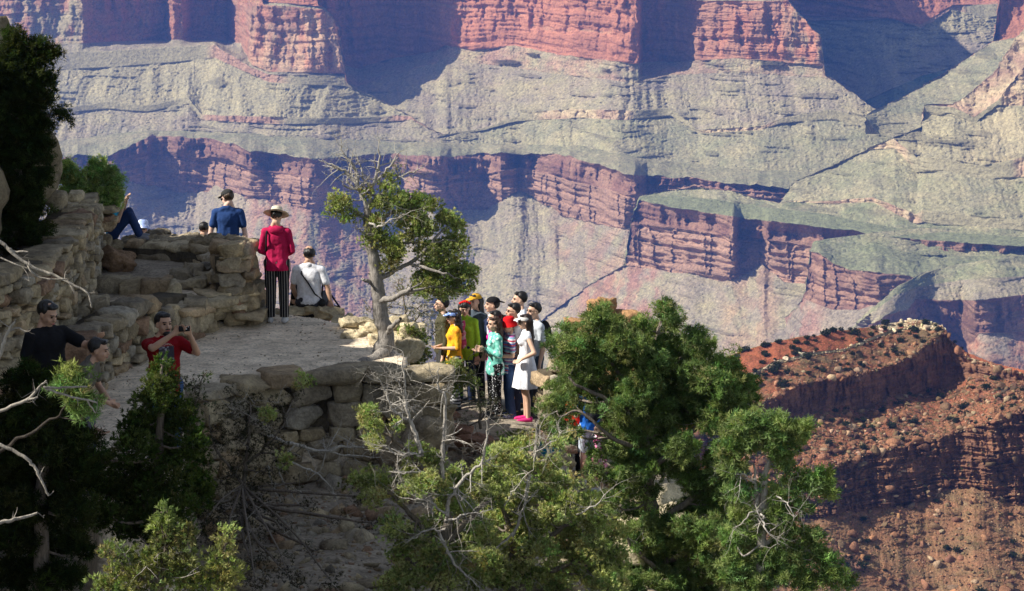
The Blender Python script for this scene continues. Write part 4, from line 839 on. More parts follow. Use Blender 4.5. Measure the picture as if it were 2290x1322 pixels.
PC = [(1485, 688, 18, 20), (1502, 712, 22, 16), (1488, 735, 24, 18), (1345, 705, 30, 20), (1330, 730, 34, 22), (1370, 738, 34, 24), (1440, 728, 20, 16), (1448, 755, 44, 26), (1262, 752, 30, 20), (1290, 778, 38, 24), (1245, 785, 22, 22), (1400, 768, 40, 26), (1352, 778, 36, 24),
      (1500, 775, 40, 26), (1558, 752, 22, 24), (1562, 785, 34, 28), (1540, 815, 40, 28), (1470, 812, 44, 28), (1410, 815, 42, 26), (1345, 818, 42, 26), (1280, 825, 36, 24), (1620, 815, 30, 22), (1600, 845, 46, 32), (1650, 862, 38, 28), (1672, 895, 26, 30), (1625, 895, 44, 32), (1570, 885, 44, 30),
      (1500, 860, 46, 30), (1430, 865, 44, 28), (1360, 862, 40, 24), (1262, 872, 34, 22), (1240, 905, 24, 22), (1300, 882, 28, 18, .7), (1400, 912, 38, 26), (1465, 915, 46, 30), (1535, 925, 46, 30), (1600, 940, 46, 28), (1648, 935, 34, 24), (1250, 945, 24, 16, .7), (1420, 955, 40, 26), (1375, 955, 28, 22), (1480, 968, 42, 28), (1385, 1000, 38, 24),
      (1440, 1010, 44, 26), (1520, 1000, 36, 32), (1535, 1050, 34, 26), (1600, 1035, 22, 40), (1628, 1060, 32, 30), (1575, 1085, 44, 28), (1400, 1050, 34, 20, .8), (1640, 1110, 34, 24), (1600, 1130, 42, 28), (1545, 1130, 32, 22), (1420, 1195, 30, 22, .8), (1640, 1170, 40, 30), (1590, 1190, 44, 30), (1540, 1210, 40, 30), (1655, 1225, 40, 32), (1600, 1245, 46, 30),
      (1560, 1270, 40, 28), (1500, 1255, 40, 28), (1640, 1285, 44, 30), (1450, 1245, 34, 24), (1400, 1260, 40, 28), (1480, 1300, 44, 26), (1550, 1310, 48, 24), (1405, 1305, 36, 26), (1700, 1290, 30, 26), (1472, 1040, 34, 22), (1388, 1062, 30, 20), (1392, 1108, 24, 18), (1495, 1205, 36, 24), (1440, 1215, 34, 24), (1350, 1120, 26, 18), (1462, 1265, 36, 24), (1500, 1175, 26, 16, .8), (1410, 1150, 20, 13, .7), (1330, 1055, 22, 18, .7), (1340, 1300, 30, 22), (1310, 860, 30, 22), (1560, 840, 36, 26), (1450, 890, 36, 26), (1515, 895, 36, 26), (1438, 1052, 24, 20), (1446, 1095, 26, 20), (1440, 1138, 22, 18), (1465, 1170, 28, 20), (1500, 1140, 20, 12, .7), (1530, 1175, 26, 20), (1420, 1010, 34, 24), (1283, 905, 20, 15), (1278, 965, 16, 14, .8), (1345, 905, 22, 16), (1335, 1015, 18, 14, .8)]
tree('pinyon_pine', 'largest dense pinyon pine, right of centre in front of the people below', 'tree', 'pinyon',
     [[(1475, 1400, Y2+.4, .17), (1478, 1290, Y2+.3, .15), (1462, 1180, Y2+.2, .13), (1448, 1080, Y2+.1, .11), (1440, 990, Y2, .095), (1432, 900, Y2, .08), (1442, 810, Y2, .06), (1470, 745, Y2, .035), (1485, 690, Y2, .015)],
      [(1440, 980, Y2, .06), (1400, 930, Y2-.2, .045), (1350, 890, Y2-.3, .035), (1280, 850, Y2-.3, .02), (1255, 790, Y2-.2, .012)], [(1445, 1060, Y2, .06), (1510, 1000, Y2-.1, .05), (1580, 930, Y2, .04), (1650, 880, Y2, .02)],
      [(1432, 900, Y2, .045), (1380, 830, Y2, .035), (1345, 770, Y2, .025), (1340, 710, Y2, .012)], [(1440, 850, Y2, .04), (1500, 820, Y2, .03), (1560, 770, Y2, .015)], [(1462, 1180, Y2+.1, .06), (1540, 1120, Y2, .05), (1610, 1060, Y2, .03), (1620, 1030, Y2, .02)],
      [(1470, 1260, Y2+.2, .06), (1560, 1230, Y2, .045), (1650, 1200, Y2, .03)], [(1440, 1000, Y2-.1, .045), (1380, 985, Y2-.4, .035), (1300, 925, Y2-.5, .02), (1250, 930, Y2-.5, .012)], [(1475, 1280, Y2, .05), (1430, 1240, Y2-.3, .03), (1400, 1200, Y2-.4, .02)]],
     [(c[0], c[1], Y2+((i*37) % 11-5)*.09, c[2], c[3], (c[4] if len(c) > 4 else 1.0)*.8) for i, c in enumerate(PC)], seed=21, bare=1, tint=1.2)
Y3 = 30.0
tree('pinyon_pine', 'lighter open pinyon pine with bare white limbs at the lower right', 'tree', 'pinyon',
     [[(1700, 1420, Y3, .10), (1698, 1300, Y3, .085), (1702, 1200, Y3, .07), (1704, 1130, Y3, .055), (1712, 1070, Y3, .045), (1728, 1008, Y3, .025)], [(1700, 1180, Y3, .035), (1690, 1100, Y3, .03), (1688, 1040, Y3, .015)],
      [(1702, 1140, Y3, .035), (1740, 1108, Y3, .03), (1790, 1090, Y3, .02), (1840, 1078, Y3, .01)], [(1690, 1110, Y3, .02), (1665, 1075, Y3, .015), (1640, 1060, Y3, .008)], [(1700, 1220, Y3, .04), (1750, 1200, Y3, .025), (1800, 1230, Y3, .015), (1880, 1275, Y3, .008)], [(1700, 1260, Y3, .03), (1720, 1290, Y3, .02), (1760, 1310, Y3, .01)]],
     [(1690, 935, Y3, 18, 15), (1655, 955, Y3, 34, 20), (1700, 965, Y3, 34, 20), (1745, 950, Y3, 32, 20), (1785, 955, Y3, 26, 16), (1725, 985, Y3, 40, 20), (1655, 990, Y3, 34, 15, .8), (1765, 985, Y3, 26, 18), (1620, 1005, Y3, 24, 14, .8), (1740, 1020, Y3, 22, 14), (1835, 1070, Y3, 26, 17), (1800, 1085, Y3, 30, 17), (1845, 1100, Y3, 18, 12),
      (1700, 1085, Y3, 12, 12, .7), (1720, 1148, Y3, 26, 18, .8), (1750, 1165, Y3, 28, 20), (1690, 1185, Y3, 20, 15, .7), (1760, 1200, Y3, 28, 15), (1715, 1240, Y3, 36, 20), (1775, 1240, Y3, 38, 20), (1830, 1250, Y3, 34, 17), (1860, 1280, Y3, 30, 15), (1740, 1285, Y3, 40, 22), (1800, 1295, Y3, 34, 20), (1690, 1300, Y3, 34, 24), (1890, 1300, Y3, 20, 9), (1640, 1040, Y3, 24, 18), (1660, 1100, Y3, 22, 18, .8), (1670, 1150, Y3, 26, 20), (1645, 1210, Y3, 30, 24), (1740, 1105, Y3, 22, 14, .8), (1785, 1130, Y3, 26, 14, .7), (1800, 1190, Y3, 26, 14, .8), (1650, 1265, Y3, 32, 24), (1820, 1210, Y3, 20, 12, .7), (1770, 1050, Y3, 20, 12, .7)],
     dead=[[(1700, 1140, Y3-.1, .02), (1680, 1150, Y3-.2, .014), (1640, 1180, Y3-.2, .005)], [(1688, 1080, Y3-.1, .018), (1662, 1062, Y3-.1, .012), (1645, 1058, Y3-.1, .005)], [(1705, 1150, Y3-.2, .02), (1712, 1180, Y3-.3, .014), (1740, 1215, Y3-.3, .006)], [(1740, 1110, Y3-.1, .016), (1765, 1130, Y3-.2, .01), (1775, 1160, Y3-.2, .005)]], seed=23, tint=1.45, barkc=(.36, .32, .27))
Y4 = 31.5
J1 = [(815, 925, 22, 16), (835, 945, 17, 14), (838, 985, 20, 15), (812, 1075, 26, 24), (850, 1085, 28, 26), (832, 1110, 24, 20), (885, 950, 14, 12), (930, 1015, 30, 18), (925, 1062, 32, 24), (965, 1085, 34, 28), (1005, 1120, 34, 26), (900, 1105, 22, 18, .7), (970, 1030, 26, 16, .8), (1030, 1075, 28, 26),
      (885, 1175, 24, 26), (905, 1205, 30, 26), (945, 1190, 30, 26), (900, 1240, 28, 24), (960, 1235, 36, 24), (925, 1285, 44, 24), (880, 1305, 30, 18), (1000, 1170, 30, 24), (1040, 1145, 28, 24), (985, 1295, 36, 22), (1040, 1230, 30, 24), (1065, 1185, 30, 22), (1050, 1290, 38, 24), (1090, 1255, 34, 26), (1005, 1250, 24, 18)]
tree('juniper', 'sunlit yellow-green juniper with bleached dead snags in the bottom middle', 'tree', 'juniper',
     [[(985, 1420, Y4, .13), (984, 1300, Y4, .12), (990, 1230, Y4, .10), (1000, 1170, Y4, .07), (1004, 1120, Y4, .05)], [(985, 1240, Y4, .06), (940, 1180, Y4, .04), (900, 1130, Y4, .03), (850, 1090, Y4, .02)], [(990, 1220, Y4, .06), (1050, 1160, Y4, .04), (1090, 1120, Y4, .02)], [(988, 1280, Y4, .06), (930, 1260, Y4, .04), (890, 1230, Y4, .02)], [(990, 1160, Y4, .05), (950, 1060, Y4, .04), (900, 1000, Y4, .03), (830, 940, Y4, .012)]],
     [(a, b, Y4+((i*29) % 9-4)*.1, c, d, (e[0] if e else 1.0)) for i, (a, b, c, d, *e) in enumerate(J1)],
     dead=[[(946, 1016, Y4-.3, .045), (920, 946, Y4-.3, .035), (908, 903, Y4-.3, .026), (903, 854, Y4-.3, .02), (902, 790, Y4-.3, .006)], [(916, 940, Y4-.3, .03), (880, 919, Y4-.4, .022), (864, 878, Y4-.4, .014), (841, 841, Y4-.4, .005)],
           [(996, 1120, Y4-.3, .04), (990, 1046, Y4-.3, .035), (993, 977, Y4-.3, .03), (994, 891, Y4-.3, .024), (979, 862, Y4-.3, .016), (981, 821, Y4-.3, .006)], [(1001, 1170, Y4-.4, .04), (1005, 1120, Y4-.4, .034), (1034, 1075, Y4-.4, .028), (1075, 1034, Y4-.4, .022), (1090, 973, Y4-.4, .016), (1083, 923, Y4-.4, .005)],
           [(985, 1194, Y4-.5, .028), (1001, 1231, Y4-.5, .026), (1026, 1272, Y4-.5, .02), (1070, 1313, Y4-.5, .008)], [(950, 1020, Y4-.3, .024), (915, 1016, Y4-.4, .02), (882, 1014, Y4-.4, .014), (858, 993, Y4-.4, .005)], [(1000, 1150, Y4-.4, .022), (950, 1120, Y4-.5, .016), (890, 1112, Y4-.5, .006)],
           [(975, 1065, Y4-.3, .03), (925, 1058, Y4-.4, .02), (870, 1055, Y4-.4, .006)], [(1000, 1185, Y4-.5, .02), (950, 1190, Y4-.5, .014), (905, 1215, Y4-.5, .005)], [(1004, 1165, Y4-.5, .02), (1050, 1150, Y4-.5, .012), (1100, 1140, Y4-.5, .005)], [(903, 870, Y4-.3, .014), (885, 850, Y4-.3, .01), (872, 828, Y4-.3, .004)]], seed=31, bare=1, tint=1.25)
J2 = [(1110, 1020, 26, 18), (1150, 1000, 24, 16), (1085, 1050, 26, 22), (1125, 1062, 32, 24), (1165, 1040, 30, 20), (1205, 1060, 28, 22), (1235, 1035, 22, 16), (1255, 1080, 30, 20), (1160, 1100, 34, 26), (1110, 1110, 30, 24), (1215, 1110, 34, 26), (1270, 1130, 36, 26), (1320, 1120, 28, 18), (1330, 1160, 36, 26), (1250, 1175, 38, 28), (1190, 1165, 36, 28), (1130, 1165, 32, 26),
      (1150, 1220, 38, 28), (1210, 1230, 38, 28), (1275, 1230, 38, 28), (1330, 1225, 36, 28), (1375, 1190, 28, 22), (1370, 1250, 34, 26), (1120, 1290, 40, 26), (1180, 1285, 40, 26), (1245, 1290, 42, 26), (1310, 1290, 42, 26), (1360, 1305, 36, 24), (1200, 990, 16, 12, .8), (1250, 1000, 16, 14, .7), (1270, 975, 18, 12, .5), (1100, 1085, 28, 20), (1140, 1135, 30, 22), (1060, 1100, 22, 18), (1085, 1160, 30, 22), (1175, 1200, 30, 22), (1235, 1145, 28, 20), (1300, 1190, 30, 22), (1090, 1215, 30, 22)]
tree('juniper', 'bushy yellow-green juniper filling the bottom centre, between the snag juniper and the big pine', 'tree', 'juniper',
     [[(1170, 1420, Y4+1, .12), (1160, 1300, Y4+1, .10), (1150, 1200, Y4+1, .08), (1168, 1137, Y4+1, .06), (1182, 1067, Y4+1, .045), (1192, 1026, Y4+1, .03)], [(1160, 1260, Y4+1, .06), (1230, 1200, Y4+1, .04), (1300, 1150, Y4+1, .02)], [(1150, 1210, Y4+1, .05), (1120, 1130, Y4+1, .03), (1100, 1060, Y4+1, .02)], [(1165, 1280, Y4+1, .06), (1250, 1270, Y4+1, .04), (1330, 1240, Y4+1, .02)]],
     [(a, b, Y4+1+((i*23) % 9-4)*.12, c, d, (e[0] if e else 1.0)) for i, (a, b, c, d, *e) in enumerate(J2)],
     dead=[[(1198, 1030, Y4+.7, .022), (1200, 985, Y4+.7, .018), (1203, 935, Y4+.7, .006)], [(1149, 1198, Y4+.6, .03), (1170, 1137, Y4+.6, .026), (1184, 1062, Y4+.6, .018)], [(1150, 1190, Y4+.5, .018), (1110, 1230, Y4+.4, .012), (1090, 1260, Y4+.4, .005)], [(1290, 1150, Y4+.5, .018), (1330, 1130, Y4+.5, .012), (1370, 1090, Y4+.5, .005)], [(1200, 1010, Y4+.6, .014), (1240, 985, Y4+.6, .01), (1262, 960, Y4+.6, .004)], [(1130, 1130, Y4+.4, .014), (1150, 1095, Y4+.4, .01), (1190, 1050, Y4+.4, .005)]], seed=33, bare=1, tint=1.4)
Y5 = 38.6
tree('shade_tinted_pine', 'dark shaded pine against the cliff at the upper left edge', 'tree', 'pinyon',
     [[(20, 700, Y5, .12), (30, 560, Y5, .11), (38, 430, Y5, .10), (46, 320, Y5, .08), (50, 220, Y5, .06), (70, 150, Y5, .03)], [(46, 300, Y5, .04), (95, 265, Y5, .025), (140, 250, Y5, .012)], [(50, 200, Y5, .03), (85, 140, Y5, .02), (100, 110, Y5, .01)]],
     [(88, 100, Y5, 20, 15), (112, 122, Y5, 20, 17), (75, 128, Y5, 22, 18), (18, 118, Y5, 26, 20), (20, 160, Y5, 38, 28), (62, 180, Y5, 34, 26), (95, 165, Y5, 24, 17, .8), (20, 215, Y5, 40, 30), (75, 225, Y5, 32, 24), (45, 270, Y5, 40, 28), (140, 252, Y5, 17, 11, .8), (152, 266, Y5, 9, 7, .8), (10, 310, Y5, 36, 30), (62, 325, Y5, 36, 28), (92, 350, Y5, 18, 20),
      (30, 375, Y5, 40, 30), (72, 400, Y5, 28, 24), (10, 430, Y5, 34, 30), (50, 450, Y5, 34, 28), (20, 495, Y5, 34, 26), (70, 505, Y5, 28, 17), (100, 510, Y5, 14, 10), (30, 545, Y5, 30, 20), (-30, 250, Y5, 40, 80), (-30, 450, Y5, 40, 80), (105, 190, Y5, 18, 16), (100, 225, Y5, 22, 18), (95, 275, Y5, 22, 20), (60, 290, Y5, 30, 24), (100, 320, Y5, 18, 18), (40, 340, Y5, 34, 28), (95, 390, Y5, 20, 18), (55, 425, Y5, 34, 26), (85, 460, Y5, 22, 20), (30, 465, Y5, 34, 26), (30, 80, Y5, 20, 16), (50, 105, Y5, 24, 18), (55, 150, Y5, 28, 22), (60, 540, Y5, 24, 16)], seed=41, tint=.30)  # low tint puts the cliff's shade into the needle colour
Y6 = 44.0
tree('pine_bush', 'bright green pine bush rising behind the left stone wall', 'tree', 'pinyon',
     [[(205, 560, Y6, .07), (200, 500, Y6, .06), (198, 450, Y6, .05), (215, 400, Y6, .02)], [(200, 470, Y6, .04), (165, 430, Y6, .02), (150, 395, Y6, .01)], [(200, 480, Y6, .03), (245, 440, Y6, .02)]],
     [(148, 378, Y6, 17, 13), (165, 392, Y6, 16, 12), (140, 405, Y6, 18, 14), (218, 368, Y6, 17, 12), (212, 390, Y6, 24, 15), (245, 382, Y6, 14, 13), (172, 418, Y6, 32, 17), (212, 420, Y6, 30, 17), (255, 408, Y6, 20, 17), (262, 432, Y6, 16, 15), (150, 438, Y6, 26, 16), (195, 448, Y6, 32, 17), (240, 448, Y6, 22, 15), (180, 472, Y6, 30, 15), (220, 474, Y6, 22, 12), (205, 490, Y6, 20, 9), (236, 468, Y6, 16, 12), (250, 452, Y6, 16, 12)], seed=43, tint=2.1)  # raised tint stands in for sunlight the bush does not get
Y7 = 28.0
J7 = [(366, 808, 8, 12), (362, 832, 16, 16), (352, 862, 26, 20), (384, 860, 18, 18), (335, 900, 32, 24), (385, 905, 34, 26), (310, 945, 34, 26), (360, 950, 38, 28), (412, 945, 28, 26), (300, 1000, 44, 30), (370, 1005, 46, 32), (430, 995, 26, 30), (290, 1060, 50, 34), (370, 1070, 52, 34), (436, 1060, 26, 34), (230, 1030, 34, 26), (240, 1090, 44, 30), (310, 1125, 52, 30), (390, 1130, 48, 30), (440, 1110, 30, 28), (220, 1150, 44, 30), (300, 1180, 50, 28), (380, 1190, 44, 26)]
tree('shade_tinted_juniper', 'dark green pointed juniper in the shade below the man in the red shirt', 'tree', 'juniper', [[(350, 1400, Y7, .11), (352, 1200, Y7, .09), (356, 1050, Y7, .07), (362, 900, Y7, .04), (366, 810, Y7, .01)]],
     [(a, b, Y7+((i*23) % 9-4)*.08, c, d, 1.15) for i, (a, b, c, d) in enumerate(J7)], seed=45, tint=.29, cols=(.8, 1.05, .8))  # foliage colour darkened by the tint to deepen the shade here
Y8 = 26.5
J8 = [(70, 835, 26, 20), (110, 850, 24, 18), (40, 862, 34, 26), (90, 890, 38, 26), (20, 920, 40, 30), (80, 940, 44, 30), (140, 935, 34, 24), (180, 965, 30, 22), (30, 985, 44, 34), (100, 1000, 46, 32), (165, 1010, 38, 28), (205, 985, 20, 14), (20, 1055, 44, 34), (90, 1070, 46, 32), (155, 1075, 42, 30), (200, 1060, 24, 22), (30, 1130, 44, 34), (105, 1140, 46, 32), (170, 1145, 34, 28), (40, 1205, 50, 32), (120, 1215, 46, 28), (180, 1215, 30, 24), (40, 1280, 60, 32), (130, 1290, 50, 30)]
tree('shade_tinted_pine', 'dark shaded pine in the bottom left corner in front of the man in black', 'tree', 'pinyon', [[(90, 1420, Y8, .11), (92, 1200, Y8, .09), (95, 1000, Y8, .06), (90, 860, Y8, .02)]], [(a, b, Y8+((i*31) % 9-4)*.08, c, d, .95) for i, (a, b, c, d) in enumerate(J8)], seed=47, tint=.22)  # corner shade painted into the needles through the very low tint
tree('sunlit_patch_sprig', 'yellow-green pine sprig, brightly tinted as a sunlit patch, in front of the grey-shirted man', 'tree', 'pinyon', [[(-120, 1080, 22.6, .03), (40, 985, 22.6, .018), (130, 925, 22.6, .012), (160, 870, 22.6, .006)]],
     [(152, 835, 22.6, 16, 12), (178, 848, 17, 12, 1)][:1]+[(178, 850, 22.6, 17, 12), (145, 862, 22.6, 18, 13), (172, 875, 22.6, 22, 12), (150, 890, 22.6, 18, 11), (190, 892, 22.6, 13, 10), (165, 912, 22.6, 17, 10), (182, 925, 22.6, 10, 8), (205, 905, 22.6, 8, 5)], seed=49, tint=1.5, barkc=(.06, .05, .04))  # added sprig standing in for the dark pine's sunlit patch, tint brightened
Y9 = 21.3
tree('juniper_shrub', 'sunlit scrubby juniper along the bottom left edge with a pointed leader', 'shrub', 'juniper', [[(350, 1420, Y9, .05), (360, 1300, Y9, .04), (372, 1220, Y9, .025), (368, 1140, Y9, .008)], [(355, 1320, Y9, .03), (300, 1280, Y9, .02), (250, 1240, Y9, .008)], [(360, 1300, Y9, .03), (410, 1250, Y9, .015), (420, 1180, Y9, .006)]],
     [(368, 1140, Y9, 8, 10), (360, 1168, Y9, 16, 16), (380, 1185, Y9, 14, 14), (422, 1185, Y9, 11, 16), (412, 1212, Y9, 20, 16), (370, 1215, Y9, 22, 18), (325, 1240, Y9, 24, 18), (280, 1245, Y9, 18, 14, .8), (245, 1235, Y9, 15, 13, .7), (375, 1255, Y9, 34, 20), (420, 1255, Y9, 22, 20), (310, 1285, Y9, 34, 20), (260, 1285, Y9, 24, 18, .8), (370, 1295, Y9, 38, 20), (420, 1300, Y9, 28, 20), (230, 1310, Y9, 24, 14), (300, 1320, Y9, 40, 16)], seed=51, tint=.72, bare=2)
tree('juniper_shrub', 'small sunlit juniper sprig standing alone at the bottom, left of centre', 'shrub', 'juniper', [[(480, 1420, Y9, .03), (488, 1300, Y9, .02), (500, 1230, Y9, .01), (502, 1190, Y9, .004)]],
     [(502, 1198, Y9, 8, 12), (498, 1222, Y9, 13, 13), (488, 1250, Y9, 20, 14), (515, 1258, Y9, 16, 13), (478, 1280, Y9, 18, 12), (505, 1290, Y9, 22, 13), (525, 1278, Y9, 12, 10), (490, 1312, Y9, 22, 12)], seed=53, tint=1.0)
# scrub
tree('scrub', 'grey-green twiggy scrub behind the twisted juniper trunk', 'shrub', 'sage', [[(905, 800, 41.4, .03), (905, 720, 41.4, .02), (900, 640, 41.4, .01)], [(905, 760, 41.4, .02), (940, 700, 41.4, .01)]],
     [(890, 628, 41.4, 20, 16, .6), (905, 655, 41.4, 26, 18, .6), (880, 680, 41.4, 26, 20, .6), (930, 685, 41.4, 26, 20, .7), (905, 715, 41.4, 30, 20, .7), (950, 715, 41.4, 26, 22, .7), (965, 690, 41.4, 20, 22, .6), (940, 745, 41.4, 26, 18, .8), (975, 740, 41.4, 18, 20, .6), (820, 690, 41.6, 12, 22, .4)], seed=61, bare=2, cols=(.9, .9, .85))
tree('leafy_bush', 'rounded leafy green bush between the twisted tree and the woman in yellow', 'shrub', 'juniper', [[(930, 840, 40.3, .03), (925, 790, 40.3, .02), (915, 750, 40.3, .01)]],
     [(912, 745, 40.3, 17, 14), (930, 762, 40.3, 20, 16), (908, 778, 40.3, 17, 15), (935, 792, 40.3, 20, 18), (920, 815, 40.3, 18, 14)], seed=63, tint=.9)
tree('scrub', 'dark thin scrub covering the legs of the group', 'shrub', 'sage', [[(1075, 960, 39.6, .03), (1072, 890, 39.6, .02), (1060, 820, 39.6, .008)], [(1075, 940, 39.6, .02), (1110, 890, 39.6, .01)]],
     [(1050, 815, 39.6, 22, 18, .55), (1040, 850, 39.6, 20, 20, .6), (1070, 860, 39.6, 24, 22, .7), (1060, 900, 39.6, 28, 24, .8), (1092, 905, 39.6, 24, 24, .7), (1118, 930, 39.6, 22, 16, .6), (1040, 935, 39.6, 20, 16, .6), (1085, 780, 39.6, 14, 12, .3)], seed=65, bare=2, tint=.5)
tree('scrub', 'yellow-green sprigs growing in front of the woman in yellow', 'shrub', 'juniper', [[(1000, 930, 38.8, .02), (1005, 860, 38.8, .012), (1015, 810, 38.8, .006)]],
     [(1018, 812, 38.8, 16, 10, .8), (1000, 832, 38.8, 22, 12), (1030, 842, 38.8, 22, 14), (990, 858, 38.8, 18, 12, .8), (1055, 852, 38.8, 14, 9, .7), (1015, 870, 38.8, 20, 12, .8)], seed=67)
tree('scrub', 'low sunlit scrub at the feet of the woman in the white dress', 'shrub', 'juniper', [[(1160, 1020, 38.5, .02), (1165, 980, 38.5, .01)], [(1165, 1000, 38.5, .012), (1225, 960, 38.5, .006)]],
     [(1140, 985, 38.5, 20, 10, .8), (1175, 978, 38.5, 22, 12, .8), (1225, 945, 38.5, 16, 12, .8), (1215, 905, 38.5, 12, 8, .6), (1240, 965, 38.5, 16, 12, .7), (1110, 1000, 38.5, 18, 10, .7)], seed=69, tint=.8)
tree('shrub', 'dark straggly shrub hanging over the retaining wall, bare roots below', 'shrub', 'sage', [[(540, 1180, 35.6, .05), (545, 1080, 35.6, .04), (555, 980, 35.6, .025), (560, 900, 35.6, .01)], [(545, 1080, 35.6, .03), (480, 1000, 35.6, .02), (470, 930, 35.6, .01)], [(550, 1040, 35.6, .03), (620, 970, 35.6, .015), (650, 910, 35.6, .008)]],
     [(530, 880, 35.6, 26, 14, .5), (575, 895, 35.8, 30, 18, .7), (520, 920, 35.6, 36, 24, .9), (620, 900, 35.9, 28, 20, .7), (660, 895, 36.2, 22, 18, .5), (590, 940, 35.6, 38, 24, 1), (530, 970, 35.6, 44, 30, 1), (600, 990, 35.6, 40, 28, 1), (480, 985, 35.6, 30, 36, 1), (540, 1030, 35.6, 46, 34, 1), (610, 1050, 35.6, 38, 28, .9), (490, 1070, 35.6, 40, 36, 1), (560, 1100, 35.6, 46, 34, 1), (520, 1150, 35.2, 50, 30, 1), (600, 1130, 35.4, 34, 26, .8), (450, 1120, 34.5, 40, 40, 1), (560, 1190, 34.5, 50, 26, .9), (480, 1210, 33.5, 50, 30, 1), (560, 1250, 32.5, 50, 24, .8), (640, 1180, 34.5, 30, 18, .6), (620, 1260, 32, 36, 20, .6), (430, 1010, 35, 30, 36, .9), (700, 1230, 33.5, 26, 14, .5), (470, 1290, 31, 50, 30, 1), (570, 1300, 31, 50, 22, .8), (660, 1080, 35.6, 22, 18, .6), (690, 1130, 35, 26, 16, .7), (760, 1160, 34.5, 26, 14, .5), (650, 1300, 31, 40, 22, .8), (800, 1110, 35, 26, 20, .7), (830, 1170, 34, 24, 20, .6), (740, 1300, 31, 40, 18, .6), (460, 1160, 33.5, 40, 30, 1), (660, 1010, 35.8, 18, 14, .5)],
     dead=[[(600, 975, 36.0, .035), (660, 995, 36.0, .035), (720, 1008, 36.2, .03), (770, 1000, 36.3, .025), (815, 1003, 36.4, .015)], [(640, 1030, 35.9, .02), (700, 1055, 36, .018), (740, 1090, 36, .012), (755, 1125, 36, .006)], [(620, 1040, 35.8, .02), (640, 1090, 35.8, .015), (680, 1140, 35.8, .01), (740, 1180, 35.8, .005)], [(600, 1040, 35.8, .02), (615, 1100, 35.7, .014), (650, 1160, 35.7, .006)], [(720, 1008, 36.2, .02), (790, 1020, 36.3, .015), (850, 1022, 36.4, .006)]], seed=71, bare=2, tint=.20)  # dark shrub, tint cut further to paint in deeper shade below the wall
tree('shrub', 'thin leafy shrub at the right hip of the man in the red shirt', 'shrub', 'shrub', [[(440, 980, 29.5, .02), (440, 900, 29.5, .014), (455, 830, 29.5, .005)], [(440, 920, 29.5, .012), (410, 860, 29.5, .005)]],
     [(455, 835, 29.5, 15, 13, .45), (435, 862, 29.5, 20, 15, .6), (410, 850, 29.5, 14, 12, .5), (450, 890, 29.5, 20, 15, .6), (420, 895, 29.5, 22, 15, .7), (436, 925, 29.5, 22, 18, .8)], seed=73, tint=.75)
for i, (a, b, y, s, lab) in enumerate([(676, 852, 37.2, 1.0, 'yellow-green tuft growing from the cap slabs of the retaining wall'), (600, 932, 35.2, .9, 'pale yellow leafy sprig in front of the retaining wall'), (640, 1030, 35.0, .7, 'small pale sprig beside the bare roots')]):
    tree('plant', lab, 'plant', 'juniper', [[(a+2, b+30, y, .01), (a, b, y, .004)]], [(a-4, b-8, y, 9*s, 7*s, .9), (a+8, b-2, y, 11*s, 7*s, .9), (a-8, b+6, y, 12*s, 7*s, .8)], seed=75+i, tint=1.25 if i else 1.6)
# bare limbs of a dead tree just outside the left edge
root = empty('dead_tree', W(-330, 1500, 12)); tag(root, 'bare sunlit branches of a dead tree reaching in from the left edge', 'dead tree')
tb = Tubes(); s = smooth_line([pw(-300, 1700, 12, .09), pw(-310, 1300, 12, .08), pw(-290, 900, 12, .065), pw(-300, 500, 12, .04), pw(-280, 300, 12, .02)], 7); tb.add(s[:, :3], s[:, 3], 10, DEADC); reparent(tb.build('trunk', DEAD, root), root)
BR_ = [[[(-290, 440, .03), (-100, 490, .02), (0, 540, .012), (60, 590, .011), (130, 620, .009), (195, 655, .007), (203, 690, .004)], [(10, 548, .009), (30, 562, .008), (62, 563, .005)], [(60, 590, .008), (90, 622, .006), (150, 622, .003)], [(0, 575, .006), (60, 600, .004)]],
       [[(-290, 980, .03), (-100, 900, .02), (-10, 810, .013), (12, 755, .012), (36, 712, .007)], [(20, 738, .009), (40, 735, .008), (62, 741, .005)]],
       [[(-290, 1100, .03), (-100, 960, .018), (0, 918, .012), (60, 895, .011), (92, 862, .008), (105, 852, .005)], [(62, 893, .009), (84, 888, .007)], [(95, 865, .009), (130, 868, .008), (195, 864, .006)], [(100, 868, .008), (150, 885, .007), (218, 900, .006)], [(192, 893, .006), (212, 925, .004)]],
       [[(-290, 1050, .03), (-100, 980, .02), (0, 996, .013), (60, 1026, .012), (85, 1060, .010), (108, 1110, .006)]], [[(-290, 1250, .03), (-100, 1190, .02), (0, 1168, .014), (40, 1160, .012), (86, 1148, .008)]]]
for k, grp in enumerate(BR_):
    tb = Tubes(); rg = np.random.default_rng(90+k)
    for j, l in enumerate(grp):
        s = smooth_line([pw(a, b, 12+.1*k, r*.62) for a, b, r in l], 6, .006, 90+k+j); tb.add(s[:, :3], s[:, 3], 8, (.36, .32, .26)); [twigs(tb, s[q_, :3], rg.normal(size=3)*[1, .4, 1]+[.6, 0, 0], rg.uniform(.03, .09), .0028, 1, (.34, .30, .25), rg, kids=2) for q_ in rg.integers(len(s)//2, len(s), 3 if j == 0 else 1)]
    o = tb.build('branch', DEAD, root); reparent(o, root)
